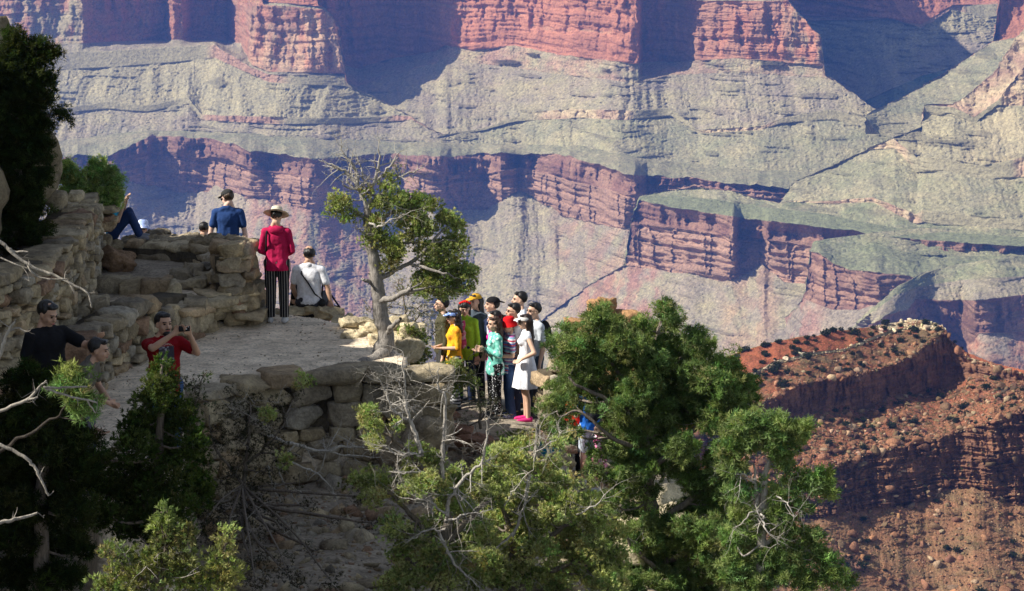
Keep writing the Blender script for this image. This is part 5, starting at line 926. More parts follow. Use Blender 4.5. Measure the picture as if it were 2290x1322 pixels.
# shrubs dotted over the red mesa
rg = np.random.default_rng(77)
v, cc = foliage([(0, 0, .35, .75, .75, .45, 1.0)], 'shrub', rg); 
protos = []
for k in range(4):
    v, cc = foliage([(0, 0, .5, .9, .9, .6, .22), (.3, .2, .4, .6, .6, .4, .2)], 'shrub', rg); v = v.copy()
    # few large leaf clumps: these stand more than a kilometre away
    t = v.reshape(-1, 3, 3); c0 = t.mean(1, keepdims=True); v = (c0+(t-c0)*7).reshape(-1, 3)
    me = mesh_np('mesa_shrub', v, np.arange(len(v)).reshape(-1, 3), LEAF, col=cc*.55); protos.append(me)
pts_ = np.concatenate([pick([6], 46, 1640, 2105), pick([8], 36, 1640, 2110), pick([4], 80), pick([0, 1], 60)])
bp_ = np.concatenate([pick([6], 500, 1640, 2105), pick([8], 300, 1640, 2105), pick([4], 2600), pick([0, 1], 2200), pick([2, 3], 700)])
pts_ = np.concatenate([pts_, np.array([MV[np.where(Mband == 8)[0][-2], np.argmin(abs(MU-u))] for u in (1735, 1660, 1668, 1880, 1900, 1862, 1820, 2135, 2150)])])
for k, p in enumerate(pts_):
    o = protos[k] if k < 4 else protos[k % 4].copy()
    if k >= 4: C.objects.link(o)
    o.location = p; s = rg.uniform(.9, 2.3)*(1.0 if rg.uniform() < .8 else 1.5); o.scale = (s, s, s*rg.uniform(.8, 1.2)); o.rotation_euler = (0, 0, rg.uniform(0, 6.28))
    b = (7, 4, 0)[0 if k < 82 else 1 if k < 162 else 2] if k < 222 else 7
    tag(o, {7: 'small dark shrub on the flat top of the red mesa', 4: 'small dark shrub among boulders below the mesa cliff', 0: 'small dark shrub on the lower red slope at the bottom right'}[b], 'shrub', {7: 'shrubs on the mesa top', 4: 'shrubs below the mesa cliff', 0: 'shrubs on the lower red slope'}[b])

t0 = np.empty(len(protos[1].data.vertices)*3, np.float32); protos[1].data.vertices.foreach_get('co', t0); t0 = t0.reshape(-1, 9); t0 = t0[rg.choice(len(t0), 90, replace=False)].reshape(-1, 3)
sc_ = rg.uniform(.45, 1.25, len(bp_)); Vb = (t0[None]*sc_[:, None, None]+bp_[:, None]).reshape(-1, 3)
o = mesh_np('brush', Vb, np.arange(len(Vb)).reshape(-1, 3), LEAF, col=np.clip(np.repeat(np.array([[.085, .10, .04]])*rg.uniform(.7, 1.6, (len(bp_), 1)), len(t0), 0), 0, 1)); tag(o, 'low dark brush covering the red mesa', 'brush', kind='stuff')
# ============================================================ people
SP_V, SP_F = ICO3
def remesh(V, F, vox, smooth=3):
    me = bpy.data.meshes.new('tmp'); me.from_pydata([tuple(v) for v in V], [], [tuple(f) for f in F]); o = bpy.data.objects.new('tmp', me); C.objects.link(o)
    md = o.modifiers.new('r', 'REMESH'); md.mode = 'VOXEL'; md.voxel_size = vox
    if smooth: ms = o.modifiers.new('s', 'SMOOTH'); ms.iterations = smooth; ms.factor = .5
    dg = bpy.context.evaluated_depsgraph_get(); ev = o.evaluated_get(dg); m2 = ev.to_mesh()
    n = len(m2.vertices); co = np.empty(n*3, np.float32); m2.vertices.foreach_get('co', co)
    nl = len(m2.loops); li = np.empty(nl, np.int32); m2.loops.foreach_get('vertex_index', li); lt = np.empty(len(m2.polygons), np.int32); m2.polygons.foreach_get('loop_total', lt)
    ev.to_mesh_clear(); bpy.data.objects.remove(o); bpy.data.meshes.remove(me)
    if (lt == 4).all(): Fq = li.reshape(-1, 4)
    else:
        st = np.cumsum(lt)-lt; Fq = np.array([[li[s], li[s+1], li[s+2], li[s+3] if l == 4 else li[s+2]] for s, l in zip(st, lt)])
    return co.reshape(-1, 3).astype(float), Fq
class Blob:
    def __init__(s): s.V = []; s.F = []; s.n = 0
    def ell(s, c, r, rot=None):
        v = SP_V*np.array(r if np.ndim(r) else (r, r, r))
        if rot is not None: v = v @ np.array(rot).T
        s.V.append(v+np.array(c)); s.F.append(SP_F+s.n); s.n += len(v)
    def cap(s, a, b, ra, rb, sq=1.0):
        a = np.array(a, float); b = np.array(b, float); d = b-a; L = np.linalg.norm(d); d = d/max(L, 1e-6)
        u = np.cross(d, [.1, 1, .2]); u /= np.linalg.norm(u); w = np.cross(d, u)
        n = 12; th = np.arange(n)/n*2*np.pi; rings = []
        for t in (-80, -50, -20, 0): t = math.radians(t); rings.append((a+d*ra*math.sin(t), ra*math.cos(t)))
        for t in (0, 20, 50, 80): t = math.radians(t); rings.append((b+d*rb*math.sin(t), rb*math.cos(t)))
        P_ = np.concatenate([c+r*(np.cos(th)[:, None]*u+np.sin(th)[:, None]*w*sq) for c, r in rings])
        F = []
        for k in range(len(rings)-1):
            for j in range(n): q = (k*n+j, k*n+(j+1) % n, (k+1)*n+(j+1) % n, (k+1)*n+j); F += [(q[0], q[1], q[2]), (q[0], q[2], q[3])]
        m = len(rings)*n; P_ = np.vstack([P_, a-d*ra, b+d*rb]); 
        for j in range(n): F += [((j+1) % n, j, m), ((len(rings)-1)*n+j, (len(rings)-1)*n+(j+1) % n, m+1)]
        s.V.append(P_); s.F.append(np.array(F)+s.n); s.n += len(P_)
    def get(s, vox, smooth=3): return remesh(np.concatenate(s.V), np.concatenate(s.F), vox, smooth)
MATS = {}
def cloth(kind, *cols, sc=1.0):
    key = (kind, cols, sc)
    if key in MATS: return MATS[key]
    m = NT('cloth_'+kind); p = m.pos(True)
    sep = m.n('ShaderNodeSeparateXYZ'); m.l(p, sep.inputs[0])
    def fract(o, k, add=0.0):
        a = m.n('ShaderNodeMath', operation='MULTIPLY_ADD'); m.l(o, a.inputs[0]); a.inputs[1].default_value = k; a.inputs[2].default_value = add
        b = m.n('ShaderNodeMath', operation='FRACT'); m.l(a.outputs[0], b.inputs[0]); return b.outputs[0]
    if kind == 'plain': col = m.n('ShaderNodeRGB'); col.outputs[0].default_value = (*cols[0], 1); col = col.outputs[0]
    elif kind == 'bands':
        x = m.n('ShaderNodeValToRGB'); e = x.color_ramp.elements; x.color_ramp.interpolation = 'CONSTANT'; n = len(cols)
        while len(e) < n: e.new(.5)
        for k, c in enumerate(cols): e[k].position = k/n; e[k].color = (*c, 1)
        m.l(fract(sep.outputs[2], sc), x.inputs[0]); col = x.outputs[0]
    elif kind == 'pin':
        x = m.n('ShaderNodeValToRGB'); e = x.color_ramp.elements; x.color_ramp.interpolation = 'CONSTANT'; e[0].color = (*cols[0], 1); e[1].position = .78; e[1].color = (*cols[1], 1)
        m.l(fract(sep.outputs[0], sc), x.inputs[0]); col = x.outputs[0]
    elif kind in ('floral', 'dots'):
        v = m.n('ShaderNodeTexVoronoi'); m.l(p, v.inputs['Vector']); v.inputs['Scale'].default_value = sc
        if kind == 'dots':
            v.inputs['Randomness'].default_value = .7; x = m.n('ShaderNodeValToRGB'); e = x.color_ramp.elements; x.color_ramp.interpolation = 'CONSTANT'
            e[0].color = (*cols[1], 1); e[1].position = .30; e[1].color = (*cols[0], 1); m.l(v.outputs['Distance'], x.inputs[0]); col = x.outputs[0]
        else:
            s2 = m.n('ShaderNodeSeparateColor'); m.l(v.outputs['Color'], s2.inputs[0])
            x = m.n('ShaderNodeValToRGB'); e = x.color_ramp.elements; x.color_ramp.interpolation = 'CONSTANT'; n = len(cols)
            while len(e) < n: e.new(.5)
            for k, c in enumerate(cols): e[k].position = (0 if k == 0 else .35+.65*k/n); e[k].color = (*c, 1)
            m.l(s2.outputs[0], x.inputs[0]); col = x.outputs[0]
    f = m.noise(p, 30, 3, .6); g = m.ramp(f, [(.3, (.82,)*3), (.7, (1.1,)*3)]); m.base(m.mul(col, g)); m.bump(m.noise(p, 16, 3, .6), .35, .02)
    MATS[key] = m.m; return m.m
def skin(c):
    if ('skin', c) in MATS: return MATS[('skin', c)]
    m = NT('skin'); p = m.pos(True); m.base(m.mul(m.ramp(m.noise(p, 12, 3), [(.3, tuple(x*.88 for x in c)), (.7, tuple(x*1.08 for x in c))]), rgb(1, 1, 1)))
    m.b.inputs['Roughness'].default_value = .55; m.b.inputs['Specular IOR Level'].default_value = .3; MATS[('skin', c)] = m.m; return m.m
def hairm(c):
    if ('hair', c) in MATS: return MATS[('hair', c)]
    m = NT('hair'); p = m.pos(True); m.base(m.ramp(m.noise(p, 60, 3, .6, (1, 1, .25)), [(.3, tuple(x*.5 for x in c)), (.7, tuple(x*1.5 for x in c))]))
    m.b.inputs['Roughness'].default_value = .45; m.b.inputs['Specular IOR Level'].default_value = .4; m.bump(m.noise(p, 90, 3, .6, (1, 1, .2)), .6, .01); MATS[('hair', c)] = m.m; return m.m
def plainm(name, c, rough=.5):
    if (name, c) in MATS: return MATS[(name, c)]
    m = NT(name); m.base(m.mul(m.ramp(m.noise(m.pos(True), 20, 3), [(.3, tuple(x*.85 for x in c)), (.7, tuple(x*1.1 for x in c))]), rgb(1, 1, 1))); m.b.inputs['Roughness'].default_value = rough; MATS[(name, c)] = m.m; return m.m
SKIN_A, SKIN_B, SKIN_C = (.62, .39, .27), (.50, .30, .20), (.66, .43, .33)
def rotz(a): c, s = math.cos(a), math.sin(a); return np.array([[c, -s, 0], [s, c, 0], [0, 0, 1]])
def rotx(a): c, s = math.cos(a), math.sin(a); return np.array([[1, 0, 0], [0, c, -s], [0, s, c]])
def lathe_np(prof, n=28, fold=0, fa=0, ell_=1.0, seed=0):
    V = []; F = []; m = len(prof)
    for k, (r, z) in enumerate(prof):
        th = np.arange(n)/n*2*np.pi; t = k/(m-1)
        rr_ = r*(1+fa*t*np.cos(fold*th+seed)+fa*.5*t*np.cos((fold*2+1)*th+seed*2))
        V.append(np.stack([rr_*np.cos(th), rr_*np.sin(th)*ell_, np.full(n, z)], -1))
    V = np.concatenate(V)
    for k in range(m-1):
        for j in range(n): F.append((k*n+j, k*n+(j+1) % n, (k+1)*n+(j+1) % n, (k+1)*n+j))
    return V, np.array(F)

def person(label, px, H=1.7, top=None, Y=None, z=None, face=0, skinc=SKIN_A, build=1.0, hair=(.012, .010, .009), hairstyle='short', shirt=None, sleeve=.45, hem=.86, pants=None, plen=.10, skirt=None,
           dress=False, arms=('down', 'down'), head=(0, 0), seat=False, lean=(0, 0), hat=None, glasses=None, shoes=(.05, .05, .05), joints=None, beard=False, fem=False, headscale=1.0, group=None, bag=None, collar=None, coat=None, extra=None):
    k = H/1.70
    if z is None: z = ZG
    if Y is None: Y = -(z+H)/float(tdep(top))
    fw = Y*C10-(z+H*.6)*S10; X = (px-1145)/FPX*fw
    s = build
    J = dict(hip=(.088*s, 0, .90), knee=(.098, -.015, .49), ankle=(.10, .02, .085), toe=(.115, -.135, .03), pelvis=(0, 0, .95), waist=(0, -.005, 1.07), chest=(0, 0, 1.26), neck=(0, .012, 1.43), head=(0, -.014, 1.572), sho=(.168*(.93 if fem else 1)*(.6+.4*s), .005, 1.365))
    g = {}
    for n, v in J.items():
        v = np.array(v, float)
        if n in ('hip', 'knee', 'ankle', 'toe', 'sho'): g[n+'L'] = v.copy(); g[n+'R'] = v*[-1, 1, 1]
        else: g[n] = v
    if joints:
        for n, v in joints.items(): g[n] = np.array(v, float)
    # lean of the upper body about the pelvis (forward, sideways)
    if lean != (0, 0):
        M = rotx(math.radians(lean[0])) @ np.array([[math.cos(math.radians(lean[1])), 0, math.sin(math.radians(lean[1]))], [0, 1, 0], [-math.sin(math.radians(lean[1])), 0, math.cos(math.radians(lean[1]))]])
        for n in ('waist', 'chest', 'neck', 'head', 'shoL', 'shoR'): w_ = .5 if n == 'waist' else 1; g[n] = g['pelvis']+((M @ (g[n]-g['pelvis']))*w_+(g[n]-g['pelvis'])*(1-w_))
    ARM = {'down': ((.045, .02, -.285), (.05, -.04, -.53)), 'hip': ((.17, .07, -.22), (.06, -.10, -.33)), 'cross': ((.06, .0, -.27), (-.16, -.19, -.20)), 'fold': ((.055, .0, -.27), (-.06, -.25, -.28)), 'front': ((.06, -.02, -.27), (-.12, -.20, -.40)), 'back': ((.08, .06, -.27), (-.02, .10, -.42)), 'prop': ((.07, .02, -.27), (.10, .06, -.50))}
    W_ = {}; 
    for sd, a in (('L', arms[0]), ('R', arms[1])):
        e, w = ARM[a] if isinstance(a, str) else a; mx = 1 if sd == 'L' else -1
        sh = g['sho'+sd]; e = np.array(e)*[mx, 1, 1] if isinstance(a, str) else np.array(e, float); w = np.array(w)*[mx, 1, 1] if isinstance(a, str) else np.array(w, float)
        W_['el'+sd] = sh+e; W_['wr'+sd] = sh+w
    g.update(W_)
    fr = .92 if fem else 1.0
    HR = rotz(math.radians(head[0])) @ rotx(math.radians(head[1])); hc = g['head']; hs = headscale
    def hp(p): return hc+HR @ (np.array(p)*hs)
    root_m = skin(skinc)
    def torso(B, f, arms_to=None, zmin=None, legs=None, shoulder=True):
        for sd in 'LR': B.cap(g['neck']+np.array([.012 if sd == 'L' else -.012, .016, .004]), (g['neck']+g['sho'+sd])/2+np.array([0, .006, -.014]), .040+f, .042+f)
        B.ell(g['chest'], (.150*s*fr+f, .098*s+f, .17)); B.ell(g['waist'], (.130*s*fr*(.93 if fem else 1)+f, .092*s+f, .15)); B.ell(g['pelvis']-[0, 0, .02], (.155*s+f, .105*s+f, .13))
        B.cap(g['chest']+[-.09*fr, 0, .07], g['chest']+[.09*fr, 0, .07], .068*s+f, .068*s+f)
        if fem: 
            for x in (-.06, .06): B.ell(g['chest']+[x, -.075, .0], (.055+f*.5, .05+f*.5, .055))
        B.cap(g['chest'], g['neck'], .09, .062+f*.6)
        for sd in 'LR': B.cap(g['neck']-[0, 0, .045], g['sho'+sd]-[0, 0, .004], .050+f*.7, .050*s+f*.7); B.ell(g['sho'+sd]-[0, 0, .01], .052*s+f*.6)
    # ---- body
    B = Blob(); torso(B, 0.0); B.cap(g['neck']-[0, 0, .03], hp((0, .01, -.05)), .056*s*fr, .050*fr)
    for x in (-1, 1): B.cap(hp((x*.012, .028, -.075)), (g['neck']+g['sho'+('L' if x > 0 else 'R')])/2+np.array([0, .006, -.016]), .038, .036)
    B.ell(hp((0, .012, .03)), np.array((.075, .093, .092))*hs, HR); B.ell(hp((0, -.022, -.03)), np.array((.061, .070, .082))*hs, HR); B.ell(hp((0, -.052, -.082)), np.array((.033, .030, .026))*hs, HR)
    B.cap(hp((0, -.090, .008)), hp((0, -.108, -.026)), .010, .014); B.ell(hp((0, -.082, .030)), np.array((.052, .014, .010))*hs, HR); B.ell(hp((0, -.088, -.054)), np.array((.024, .010, .011))*hs, HR)
    for x in (-1, 1): B.ell(hp((x*.074, .008, -.004)), np.array((.010, .020, .032))*hs, HR); B.ell(hp((x*.035, -.062, -.028)), np.array((.024, .022, .024))*hs, HR)
    for sd in 'LR':
        mx = 1 if sd == 'L' else -1
        B.cap(g['hip'+sd], g['knee'+sd], .082*s, .054*s); kn = g['knee'+sd]; an = g['ankle'+sd]; cf = kn*.68+an*.32+np.array([0, .018, 0]); B.cap(kn, cf, .052*s, .055*s*fr); B.cap(cf, an, .052*s*fr, .036)
        B.cap(an-[0, -.02, .035], g['toe'+sd], .036, .028); B.ell(an+[0, .03, -.04], .034)
        B.cap(g['sho'+sd], g['el'+sd], .048*s*fr, .037*fr); md = (g['el'+sd]*.65+g['wr'+sd]*.35); B.cap(g['el'+sd], md, .038*fr, .038*fr); B.cap(md, g['wr'+sd], .037*fr, .025)
        # hand: palm, four fingers, thumb
        d = g['wr'+sd]-g['el'+sd]; d /= np.linalg.norm(d); up = np.array([0, -1, .2]) if abs(d[1]) < .8 else np.array([0, 0, 1]); wd = np.cross(d, up); wd /= np.linalg.norm(wd); nm = np.cross(wd, d)
        p0 = g['wr'+sd]; pm = p0+d*.055; 
        for q in (-.022, 0, .022): B.cap(p0+wd*q*.6, p0+d*.085+wd*q*1.2, .017, .014)
        for q, (o, L) in enumerate(((-.033, .062), (-.011, .072), (.012, .068), (.034, .052))):
            a = p0+d*.088+wd*o; b = a+d*L*.55+nm*.008; c = b+d*L*.42+nm*.022; B.cap(a, b, .0095, .0088); B.cap(b, c, .0088, .0078)
        t0 = p0+d*.03-wd*.025; t1 = t0+d*.035-wd*.03+nm*.01; B.cap(t0, t1, .014, .011); B.cap(t1, t1+d*.032-wd*.004+nm*.012, .011, .009)
    V, F = B.get(.0095, 2)
    o = mesh_np('person', V*k, F, root_m, smooth=True); o.location = (X, Y, z); o.rotation_euler = (0, 0, math.radians(face)); tag(o, label, 'person', group)
    def part(name, V, F, mat, sm=True): c = mesh_np(name, np.array(V)*k, np.array(F), mat, o, smooth=sm); return c
    def wrinkle(V, a, sc=9, seed=0):
        n = fbm(V[:, 0]*sc, V[:, 1]*sc, V[:, 2]*sc*.7+seed, 3, 7); ctr = V.mean(0); d = V-ctr*[1, 1, 0]-[0, 0, 1]*V*[0, 0, 1]; d[:, 2] = 0; d /= np.linalg.norm(d, axis=1)[:, None]+1e-6; return V+d*(n*a)[:, None]
    def cut(V, F, keep):
        fc = V[F].mean(1); F = F[keep(fc)]; return V, F
    # ---- face details
    b = Blob()
    for x in (-1, 1): b.ell(hp((x*.030, -.083, .008)), np.array((.014, .007, .0075))*hs, HR)
    part('eyes', np.concatenate(b.V), np.concatenate(b.F), plainm('eye_dark', (.02, .015, .012), .2))
    b = Blob()
    for x in (-1, 1): b.cap(hp((x*.016, -.096, .030)), hp((x*.048, -.084, .031)), .0045, .004)
    part('eyebrows', np.concatenate(b.V), np.concatenate(b.F), hairm(hair))
    b = Blob(); b.ell(hp((0, -.096, -.056)), np.array((.023, .006, .008))*hs, HR); part('lips', np.concatenate(b.V), np.concatenate(b.F), plainm('lips', (.36, .13, .11), .5))
    if beard:
        b = Blob(); b.ell(hp((0, -.058, -.088)), np.array((.040, .040, .032))*hs, HR); b.ell(hp((0, -.094, -.043)), np.array((.03, .008, .006))*hs, HR); part('beard', np.concatenate(b.V), np.concatenate(b.F), hairm(hair))
    # ---- hair
    if hairstyle != 'none':
        b = Blob()
        if hairstyle == 'balding': b.ell(hp((0, .032, .024)), np.array((.084, .088, .080))*hs, HR)
        else:
            b.ell(hp((0, .028, .042)), np.array((.084, .094, .090))*hs, HR); b.ell(hp((0, -.045, .095)), np.array((.058, .04, .026))*hs, HR)
            if hairstyle == 'bangs': b.ell(hp((0, -.04, .06)), np.array((.078, .056, .05))*hs, HR)
        if hairstyle in ('long', 'bob', 'curly', 'bangs'):
            L = {'long': .50, 'bob': .16, 'curly': .20, 'bangs': .14}[hairstyle]; wd_ = .055 if hairstyle == 'long' else .062
            for x in (-.045, 0, .045): b.cap(hp((x, .065, .02)), hp((x*1.1, .085, -.06))+np.array([0, 0, -L*.4]), wd_, wd_*.9); b.cap(hp((x*1.1, .085, -.06))+np.array([0, 0, -L*.4]), hp((x*.9, .095, -.06))+np.array([0, .03, -L*.9]), wd_*.9, wd_*.45)
            for x in (-1, 1): b.cap(hp((x*.068, .02, .03)), hp((x*.070, .03, -.05))+np.array([0, 0, -min(L, .16)*.6]), .026, .022)
        if hairstyle == 'tied': b.ell(hp((0, .125, .02)), (.035, .04, .04))
        v, f = b.get(.010, 2); nn = fbm(v[:, 0]*28, v[:, 1]*28, v[:, 2]*(30 if hairstyle == 'curly' else 12), 3, 5)
        dv = v-hp((0, .02, .0)); dv /= np.linalg.norm(dv, axis=1)[:, None]; v = v+dv*nn[:, None]*(.022 if hairstyle == 'curly' else .013)
        part('hair', v, f, hairm(hair))
    # ---- clothes
    if shirt:
        b = Blob(); torso(b, .014); b.cap(g['chest']+[-.045, 0, .02], g['pelvis']+[-.05, 0, -.02], .108*s, .112*s, .9); b.cap(g['chest']+[.045, 0, .02], g['pelvis']+[.05, 0, -.02], .108*s, .112*s, .9)
        lo = g['pelvis'][2]-.12
        for sd in 'LR':
            e = g['el'+sd]; w = g['wr'+sd]; sh = g['sho'+sd]
            if sleeve > 0:
                if sleeve <= .5: en = sh+(e-sh)*min(1, sleeve*1.5); b.cap(sh+[0, 0, -.005], en, .056*s, .055*s*fr); 
                else: b.cap(sh+[0, 0, -.005], e, .056*s, .048*fr); b.cap(e, e+(w-e)*min(1, (sleeve-.5)*2), .050*fr, .040*fr)
        if hem < .90 and not seat: b.cap((-.05, 0, .9), (-.05, 0, hem+.03), .125*s, .125*s); b.cap((.05, 0, .9), (.05, 0, hem+.03), .125*s, .125*s)
        v, f = b.get(.012, 2); v = wrinkle(v, .016, 11, px)
        hz_ = hem if not seat else g['pelvis'][2]-.06
        v, f = cut(v, f, lambda c: (c[:, 2] > hz_)); part('coat' if coat else 'shirt', v, f, shirt)
        if coat:   # open front shows another garment
            b = Blob(); b.ell(g['chest']-[0, .055, .02], (.060, .078, .16)); b.ell(g['waist']-[0, .055, .03], (.060, .078, .15)); v, f = b.get(.012, 1); part('blouse', v, f, coat)
        if collar:
            vv, ff = lathe_np([(.066, 0), (.075, .03), (.062, .045)], 20); vv = vv+g['neck']-[0, 0, .015]; part('collar', vv, ff, collar)
    if pants:
        b = Blob(); b.ell(g['pelvis']-[0, 0, .03], (.163*s, .116*s, .13))
        for sd in 'LR':
            kn = g['knee'+sd]; an = g['ankle'+sd]; b.cap(g['hip'+sd], kn, .095*s, .070*s); e = kn+(an-kn)*(1-(plen-.10)/.4 if plen > .1 else 1); b.cap(kn, e, .070*s, .062*s)
        v, f = b.get(.012, 2); v = wrinkle(v, .013, 9, px+3)
        if not seat: v, f = cut(v, f, lambda c: (c[:, 2] > plen) & (c[:, 2] < 1.05))
        part('trousers', v, f, pants)
    if skirt is not None:
        mat, zt, zb, r0, r1, fold = skirt
        vv, ff = lathe_np([(r0+(r1-r0)*t**.8, zt+(zb-zt)*t) for t in np.linspace(0, 1, 12)], 60, fold, .05, .82, px); part('skirt', vv, ff, mat)
    # ---- shoes
    if shoes:
        b = Blob()
        for sd in 'LR':
            an = g['ankle'+sd]; to = g['toe'+sd]; b.cap(an+[0, .03, -.035], to, .046, .040); b.ell(an+[0, .025, -.02], (.042, .05, .045))
        v, f = b.get(.012, 2); part('shoes', v, f, plainm('shoe', shoes, .6))
    # ---- head gear
    if hat:
        kind, mat = hat
        if kind == 'cap' or kind == 'backcap':
            b = Blob(); b.ell(hp((0, .012, .05)), np.array((.092, .108, .080))*hs, HR); v, f = b.get(.010, 1); q = (v-hc) @ HR; fq = q[f].mean(1); f = f[fq[:, 2] > .050*hs]; part('cap', v, f, mat)
            yy = -1 if kind == 'cap' else 1; b = Blob(); b.ell(hp((0, yy*.125, .055)), np.array((.062, .065, .009))*hs, HR @ rotx(-.15*yy)); part('brim', np.concatenate(b.V), np.concatenate(b.F), mat)
        elif kind == 'visor':
            b = Blob(); b.ell(hp((0, .005, .045)), np.array((.089, .104, .078))*hs, HR); v, f = b.get(.010, 1); q = (v-hc) @ HR; fq = q[f].mean(1); f = f[(fq[:, 2] > .035*hs) & (fq[:, 2] < .085*hs)]; part('headband', v, f, mat)
            b = Blob(); b.ell(hp((0, -.12, .045)), np.array((.070, .062, .010))*hs, HR @ rotx(.25)); part('brim', np.concatenate(b.V), np.concatenate(b.F), mat)
        elif kind in ('straw', 'bucket'):
            pr = [(0, .155), (.05, .153), (.078, .14), (.088, .10), (.098, .055), (.13, .045), (.175, .035), (.19, .045)] if kind == 'straw' else [(0, .15), (.06, .147), (.085, .13), (.095, .07), (.105, .045), (.135, .005), (.142, -.01)]
            vv, ff = lathe_np([(max(r, .001), q) for r, q in pr], 32, 3, .03 if kind == 'straw' else .04, 1.08); vv = (vv*hs) @ (HR @ rotx(.05)).T+hc+HR @ np.array([0, .012, .012]); part('hat', vv, ff, mat)
            if kind == 'straw': vv, ff = lathe_np([(.099, .062), (.093, .085)], 32, 0, 0, 1.08); vv = vv @ (HR @ rotx(.05)).T+hc+HR @ np.array([0, .012, .012]); part('hat_band', vv, ff, cloth('plain', (.10, .07, .05)))
        elif kind == 'flowers':
            b = Blob()
            for i in range(9): b.ell(hp((-.075+.019*i, -.005, .125-abs(i-4)*.008)), .020+.007*(i in (5, 6))*1.0)
            part('headband', np.concatenate(b.V), np.concatenate(b.F), mat)
    if glasses:
        b = Blob()
        for x in (-1, 1): b.ell(hp((x*.032, -.098, .008)), np.array((.026, .005, .018 if glasses == 'sun' else .004))*hs, HR); b.cap(hp((x*.058, -.09, .012)), hp((x*.078, .0, .010)), .003, .003)
        b.cap(hp((-.01, -.103, .012)), hp((.01, -.103, .012)), .003, .003); part('glasses', np.concatenate(b.V), np.concatenate(b.F), plainm('glasses', (.012, .012, .014), .15))
    if glasses == 'up': pass
    if extra: extra(o, g, k, part, hp)
    return o
def backpack(col=(.02, .02, .022)):
    def f(o, g, k, part, hp):
        b = Blob(); c = g['chest']; b.ell(c+[0, .17, -.05], (.13, .085, .21)); b.ell(c+[0, .23, -.12], (.09, .06, .11))
        for x in (-.095, .095): b.cap(c+[x, .05, .16], c+[x, -.11, .06], .020, .020); b.cap(c+[x, -.11, .06], c+[x*1.2, -.03, -.14], .020, .018); b.cap(c+[x*1.2, -.03, -.14], c+[x, .12, -.18], .016, .014)
        v, q = b.get(.012, 1); part('backpack', v, q, cloth('plain', col))
    return f
def strap(side=1, col=(.02, .02, .02), bagd=True):
    def f(o, g, k, part, hp):
        b = Blob(); c = g['chest']; pts = [(side*.10, -.02, .15), (side*.09, .11, .06), (0, .125, -.05), (-side*.10, .11, -.22), (-side*.17, .04, -.30)]
        for p, q in zip(pts, pts[1:]): b.cap(c+np.array(p), c+np.array(q), .010, .010)
        if bagd: b.ell(c+[-side*.19, .06, -.36], (.05, .08, .07))
        part('shoulder_strap', np.concatenate(b.V), np.concatenate(b.F), cloth('plain', col))
    return f
WHT, BLK, DEN, NAVY = cloth('plain', (.78, .78, .80)), cloth('plain', (.012, .012, .014)), cloth('plain', (.045, .085, .19)), cloth('plain', (.02, .03, .07))
# --- the couple at the end of the platform
def hooded(o, g, k, part, hp):
    b = Blob(); b.ell(g['neck']+[0, .065, -.035], (.11, .055, .065)); b.cap(g['neck']+[-.08, .02, 0], g['neck']+[.08, .02, 0], .035, .035); v, f = b.get(.012, 2); part('hood', v, f, cloth('plain', (.42, .012, .07)))
    b = Blob(); c = g['chest']
    for p, q in zip([(.13, -.02, .15), (.135, .10, .10), (.14, .115, -.05), (.15, .06, -.16)], [(.135, .10, .10), (.14, .115, -.05), (.15, .06, -.16), (.16, .0, -.2)]): b.cap(c+np.array(p), c+np.array(q), .014, .014)
    part('shoulder_strap', np.concatenate(b.V), np.concatenate(b.F), BLK)
person('person in crimson hooded jacket, striped black trousers and straw sun hat, seen from behind', 619, H=1.69, z=ZP+.01, Y=41.85, face=178, fem=True, hairstyle='tied', shirt=cloth('plain', (.42, .012, .07)), sleeve=1.0, hem=.80, build=1.1,
       pants=cloth('pin', (.012, .012, .014), (.30, .28, .26), sc=27), arms=(((.075, .03, -.28), (-.02, -.15, -.36)), ((-.075, .03, -.28), (.02, -.15, -.36))), head=(-8, 24), hat=('straw', cloth('plain', (.62, .55, .42))), shoes=(.55, .55, .55), extra=hooded)
SIT = dict(kneeL=(.12, -.44, .92), kneeR=(-.12, -.44, .92), ankleL=(.12, -.46, .50), ankleR=(-.12, -.46, .50), toeL=(.12, -.60, .45), toeR=(-.12, -.60, .45))
def seat_z(zs, H): return zs-.84*H/1.7
def bag_strap(o, g, k, part, hp):
    strap(1)(o, g, k, part, hp)
person('person in white polo shirt sitting on the cliff edge beside a black bag', 692, H=1.84, z=seat_z(-7.76, 1.84), Y=43.05, face=172, skinc=SKIN_B, build=1.12, hairstyle='balding', shirt=WHT, sleeve=.42, seat=True, joints=SIT, pants=cloth('plain', (.05, .05, .06)), arms=(((.06, .0, -.26), (.02, -.12, -.44)), ((-.09, .02, -.26), (-.13, .05, -.42))), head=(15, 12), collar=WHT, extra=bag_strap)
person('person in black with long dark hair partly hidden behind the white-shirted sitter', 664, H=1.55, z=seat_z(-8.0, 1.55), Y=43.75, face=55, skinc=SKIN_A, fem=True, hairstyle='bob', shirt=BLK, sleeve=.5, seat=True, joints=SIT, pants=BLK, head=(-20, 25), lean=(12, 0), arms=('front', 'front'))
person('person in navy T-shirt and dark cap sitting on the parapet, back turned', 510, H=1.80, z=seat_z(-7.07, 1.8), Y=44.35, face=180, skinc=SKIN_C, build=1.1, hair=(.06, .035, .02), hairstyle='balding', beard=True, shirt=cloth('plain', (.022, .055, .17)), sleeve=.45, seat=True, joints=SIT, pants=DEN, arms=('prop', 'prop'), head=(42, 22), hat=('cap', cloth('plain', (.035, .035, .035))), glasses='sun')
person('person with short black hair whose head just shows above the parapet', 457, H=1.6, z=-8.44, Y=45.5, face=165, skinc=SKIN_B, hairstyle='short', shirt=cloth('plain', (.45, .12, .10)), pants=DEN, head=(0, 15))
